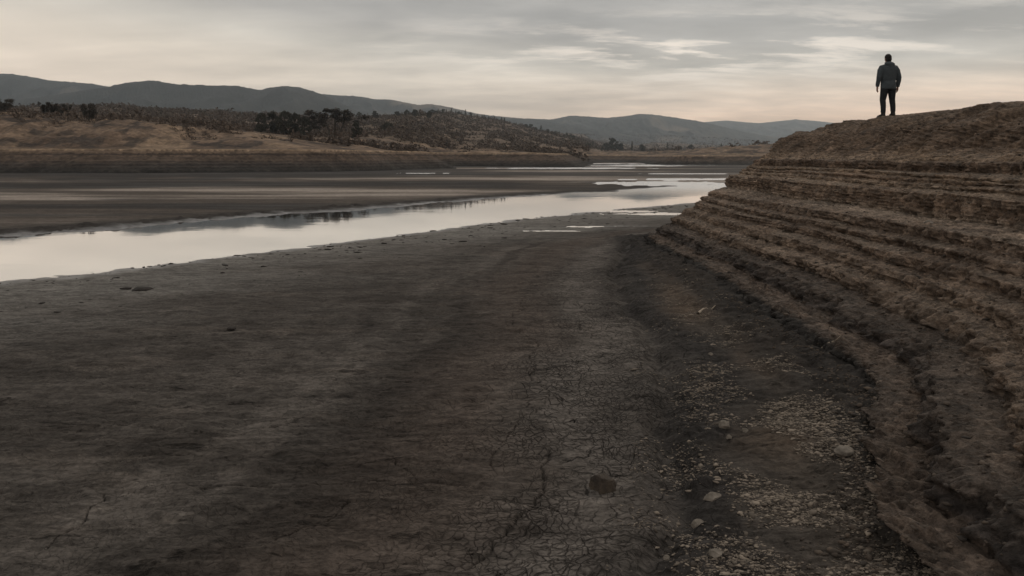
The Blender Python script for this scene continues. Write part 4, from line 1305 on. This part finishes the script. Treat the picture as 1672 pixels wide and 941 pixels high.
# trousers
tp = [loft([((0, 0, .78), .190, .125, None), ((0, 0, .86), .190, .128, None), ((0, 0, .96), .172, .118, None)], 24)]
for s in (-1, 1):
    tp += [limb([(hip[s][0], 0, .88), (hip[s][0] * 1.12, .0, .78), ((hip[s][0] + knee[s][0]) / 2, .012, .66), knee[s], ((knee[s][0] + ank[s][0]) / 2, -.008, .32), (ank[s][0], -.01, ank[s][2] + .06), (ank[s][0], -.01, ank[s][2] + .025)], [.102, .104, .094, .077, .070, .064, .066], 18)]
fuse('trousers', tp, 0.010, M_trouser, person, 2)
for s in (-1, 1):
    a = ank[s]
    q = [limb([(a[0], -.012, a[2] + .06), (a[0], -.012, a[2] - .04), (a[0], -.012, a[2] - .075)], [.058, .055, .056], 14),
         limb([(a[0] - s * .002, -.075, a[2] - .062), (a[0] + s * .005, .0, a[2] - .055), (a[0] + s * .02, .09, a[2] - .060), (a[0] + s * .035, .17, a[2] - .072), (a[0] + s * .04, .20, a[2] - .078)], [(.040, .040), (.048, .052), (.052, .042), (.046, .030), (.028, .022)], 14)]
    fuse('boot', q, 0.008, M_boot, person, 2)
hr = [ball((0, .008, 1.695), .086, .104, .105), ball((0, -.020, 1.645), .080, .072, .085), ball((0, -.035, 1.60), .062, .045, .045)]
fuse('hair', hr, 0.008, M_hair, person, 3)

# ------------------------------------------------------------------ air
def mat_haze(density):
    t = NT('haze')
    v = t.n('ShaderNodeVolumePrincipled')
    v.inputs['Color'].default_value = (0.74, 0.85, 0.95, 1); v.inputs['Density'].default_value = density
    v.inputs['Anisotropy'].default_value = 0.72
    t.l(v.outputs[0], t.out.inputs[1])
    return t.m


x0, x1, y0, y1, z0, z1 = -4600, 4600, -60, 5700, -4, 380
hv = np.array([[x0, y0, z0], [x1, y0, z0], [x1, y1, z0], [x0, y1, z0], [x0, y0, z1], [x1, y0, z1], [x1, y1, z1], [x0, y1, z1]], f32)
hf = np.array([[0, 3, 2, 1], [4, 5, 6, 7], [0, 1, 5, 4], [1, 2, 6, 5], [2, 3, 7, 6], [3, 0, 4, 7]])
hz = link('haze', mesh_np('haze', hv, hf, mat_haze(0.00016), smooth=False)); hz['kind'] = 'stuff'
tag(hz, 'thin blue grey haze in the air over the valley', 'haze', None, 'stuff')

# ------------------------------------------------------------------ sky and sun
SUN_EL, SUN_AZ = math.radians(34), math.radians(42)    # azimuth measured to the right of the view
world = bpy.data.worlds.new('World'); scene.world = world; world.use_nodes = True
nt = world.node_tree; nt.nodes.clear()


class WN(NT):
    def __init__(s, tree): s.t = tree


w = WN(nt)
out = w.n('ShaderNodeOutputWorld'); bg = w.n('ShaderNodeBackground'); bg.inputs[1].default_value = 0.1
w.l(bg.outputs[0], out.inputs[0])
sky = w.n('ShaderNodeTexSky', sky_type='NISHITA'); sky.sun_disc = False
sky.sun_elevation = SUN_EL; sky.sun_rotation = SUN_AZ
tc = w.n('ShaderNodeTexCoord').outputs['Generated']
sp = w.n('ShaderNodeSeparateXYZ'); w.l(tc, sp.inputs[0])
X, Y, Z = sp.outputs
den = w.math('ADD', w.math('MAXIMUM', Z, 0.0), 0.11)
cx = w.math('DIVIDE', X, den); cy = w.math('DIVIDE', Y, den)
cmb = w.n('ShaderNodeCombineXYZ'); w.l(w.math('MULTIPLY', cx, 0.95), cmb.inputs[0]); w.l(w.math('MULTIPLY', cy, 1.35), cmb.inputs[1]); cmb.inputs[2].default_value = 3.7
n1 = w.noise(cmb.outputs[0], 1.0, 6, 0.5, 0.15)
cmb2 = w.n('ShaderNodeCombineXYZ'); w.l(w.math('MULTIPLY', cx, 1.5), cmb2.inputs[0]); w.l(w.math('MULTIPLY', cy, 3.2), cmb2.inputs[1]); cmb2.inputs[2].default_value = 9.1
n2 = w.noise(cmb2.outputs[0], 1.0, 7, 0.6, 0.2)
ramp = w.n('ShaderNodeValToRGB'); Zs = w.math('SUBTRACT', w.math('ADD', Z, w.math('MULTIPLY', w.rng(X, -0.12, 0.30, 0.0, 1.0), w.rng(Z, 0.0, 0.10, 0.0, 0.026))), w.rng(X, -0.15, -0.50, 0.0, 0.045))
w.l(w.rng(Zs, 0.0, 0.34, 0.0, 1.0), ramp.inputs[0])
el = ramp.color_ramp.elements
stops = [(0.0, (12.6, 9.9, 7.7)), (0.12, (11.7, 9.6, 7.6)), (0.28, (10.2, 8.75, 7.1)), (0.38, (8.2, 7.4, 6.3)), (0.47, (5.1, 4.7, 4.2)), (0.54, (4.3, 4.02, 3.65)), (0.68, (4.3, 4.02, 3.65)), (1.0, (7.7, 7.25, 6.7))]
el[0].position = 0; el[1].position = 1
for p_, c_ in stops[1:-1]: el.new(p_)
for e_, (p_, c_) in zip(ramp.color_ramp.elements, stops): e_.color = (*[q / 12 for q in c_], 1)
k1 = w.rng(n1, 0.34, 0.66, 0.66, 1.20)
k2 = w.rng(n2, 0.32, 0.68, 0.86, 1.12)
k = w.math('MULTIPLY', k1, k2)
# a lighter, thinner cloud deck to the left; glow of the hidden sun to the right
azl = w.rng(X, -0.6, 0.15, 1.0, 0.0)
k = w.math('ADD', w.math('MULTIPLY', k, w.math('SUBTRACT', 1.0, w.math('MULTIPLY', azl, 0.75))), w.math('MULTIPLY', azl, 0.76))
cb = w.n('ShaderNodeCombineColor')
for i in range(3): w.l(w.math('MULTIPLY', k, 12.0), cb.inputs[i])
base_c = w.mixc(1.0, ramp.outputs[0], cb.outputs[0], 'MULTIPLY')
warm = w.math('MULTIPLY', w.rng(X, -0.15, 0.45, 0.0, 1.0), w.rng(Z, 0.11, 0.0, 0.0, 1.0))
base_c = w.mixc(warm, base_c, w.mixc(1.0, base_c, (1.5, 1.05, 0.76), 'MULTIPLY'))
# bright breaks in the deck
dsun = w.math('MULTIPLY', w.rng(w.math('ABSOLUTE', w.math('SUBTRACT', X, 0.22)), 0.0, 0.45, 1.0, 0.0), w.rng(w.math('ABSOLUTE', w.math('SUBTRACT', Z, 0.125)), 0.0, 0.06, 1.3, 0.0))
br = w.math('MULTIPLY', w.rng(n2, 0.50, 0.62, 0.0, 1.0), dsun)
base_c = w.mixc(br, base_c, (11.2, 9.8, 8.3))
mixs = w.mixc(0.93, sky.outputs[0], base_c)
low = w.mixc(w.rng(Z, -0.03, 0.0, 0.0, 1.0), (0.6, 0.5, 0.42), mixs)
w.l(low, bg.inputs[0])

sl_ = bpy.data.lights.new('sun', 'SUN'); sl_.energy = 0.8; sl_.angle = math.radians(28); sl_.color = (1.0, 0.86, 0.70)
so = bpy.data.objects.new('sun', sl_); col.objects.link(so)
dirv = Vector((math.sin(SUN_AZ) * math.cos(SUN_EL), math.cos(SUN_AZ) * math.cos(SUN_EL), math.sin(SUN_EL)))
so.rotation_euler = dirv.to_track_quat('Z', 'Y').to_euler()
so.location = (0, 0, 60)

# ------------------------------------------------------------------ camera and output
cam = bpy.data.cameras.new('camera'); cam.sensor_width = 36; cam.lens = 36 * FP / 1672
cam.shift_y = -(470.5 - HY) / 1672
cam.clip_start = 0.05; cam.clip_end = 30000
co = bpy.data.objects.new('camera', cam); col.objects.link(co)
co.location = (0, 0, H); co.rotation_euler = (math.radians(90), 0, 0)
scene.camera = co
scene.view_settings.view_transform = 'Standard'; scene.view_settings.look = 'None'
scene.view_settings.gamma = 1; scene.view_settings.use_curve_mapping = False
scene.view_settings.exposure = 0.0
scene.render.engine = 'CYCLES'
cy_ = scene.cycles
cy_.use_denoising = True
cy_.max_bounces = 5; cy_.diffuse_bounces = 2; cy_.glossy_bounces = 3; cy_.volume_bounces = 0
cy_.use_adaptive_sampling = False
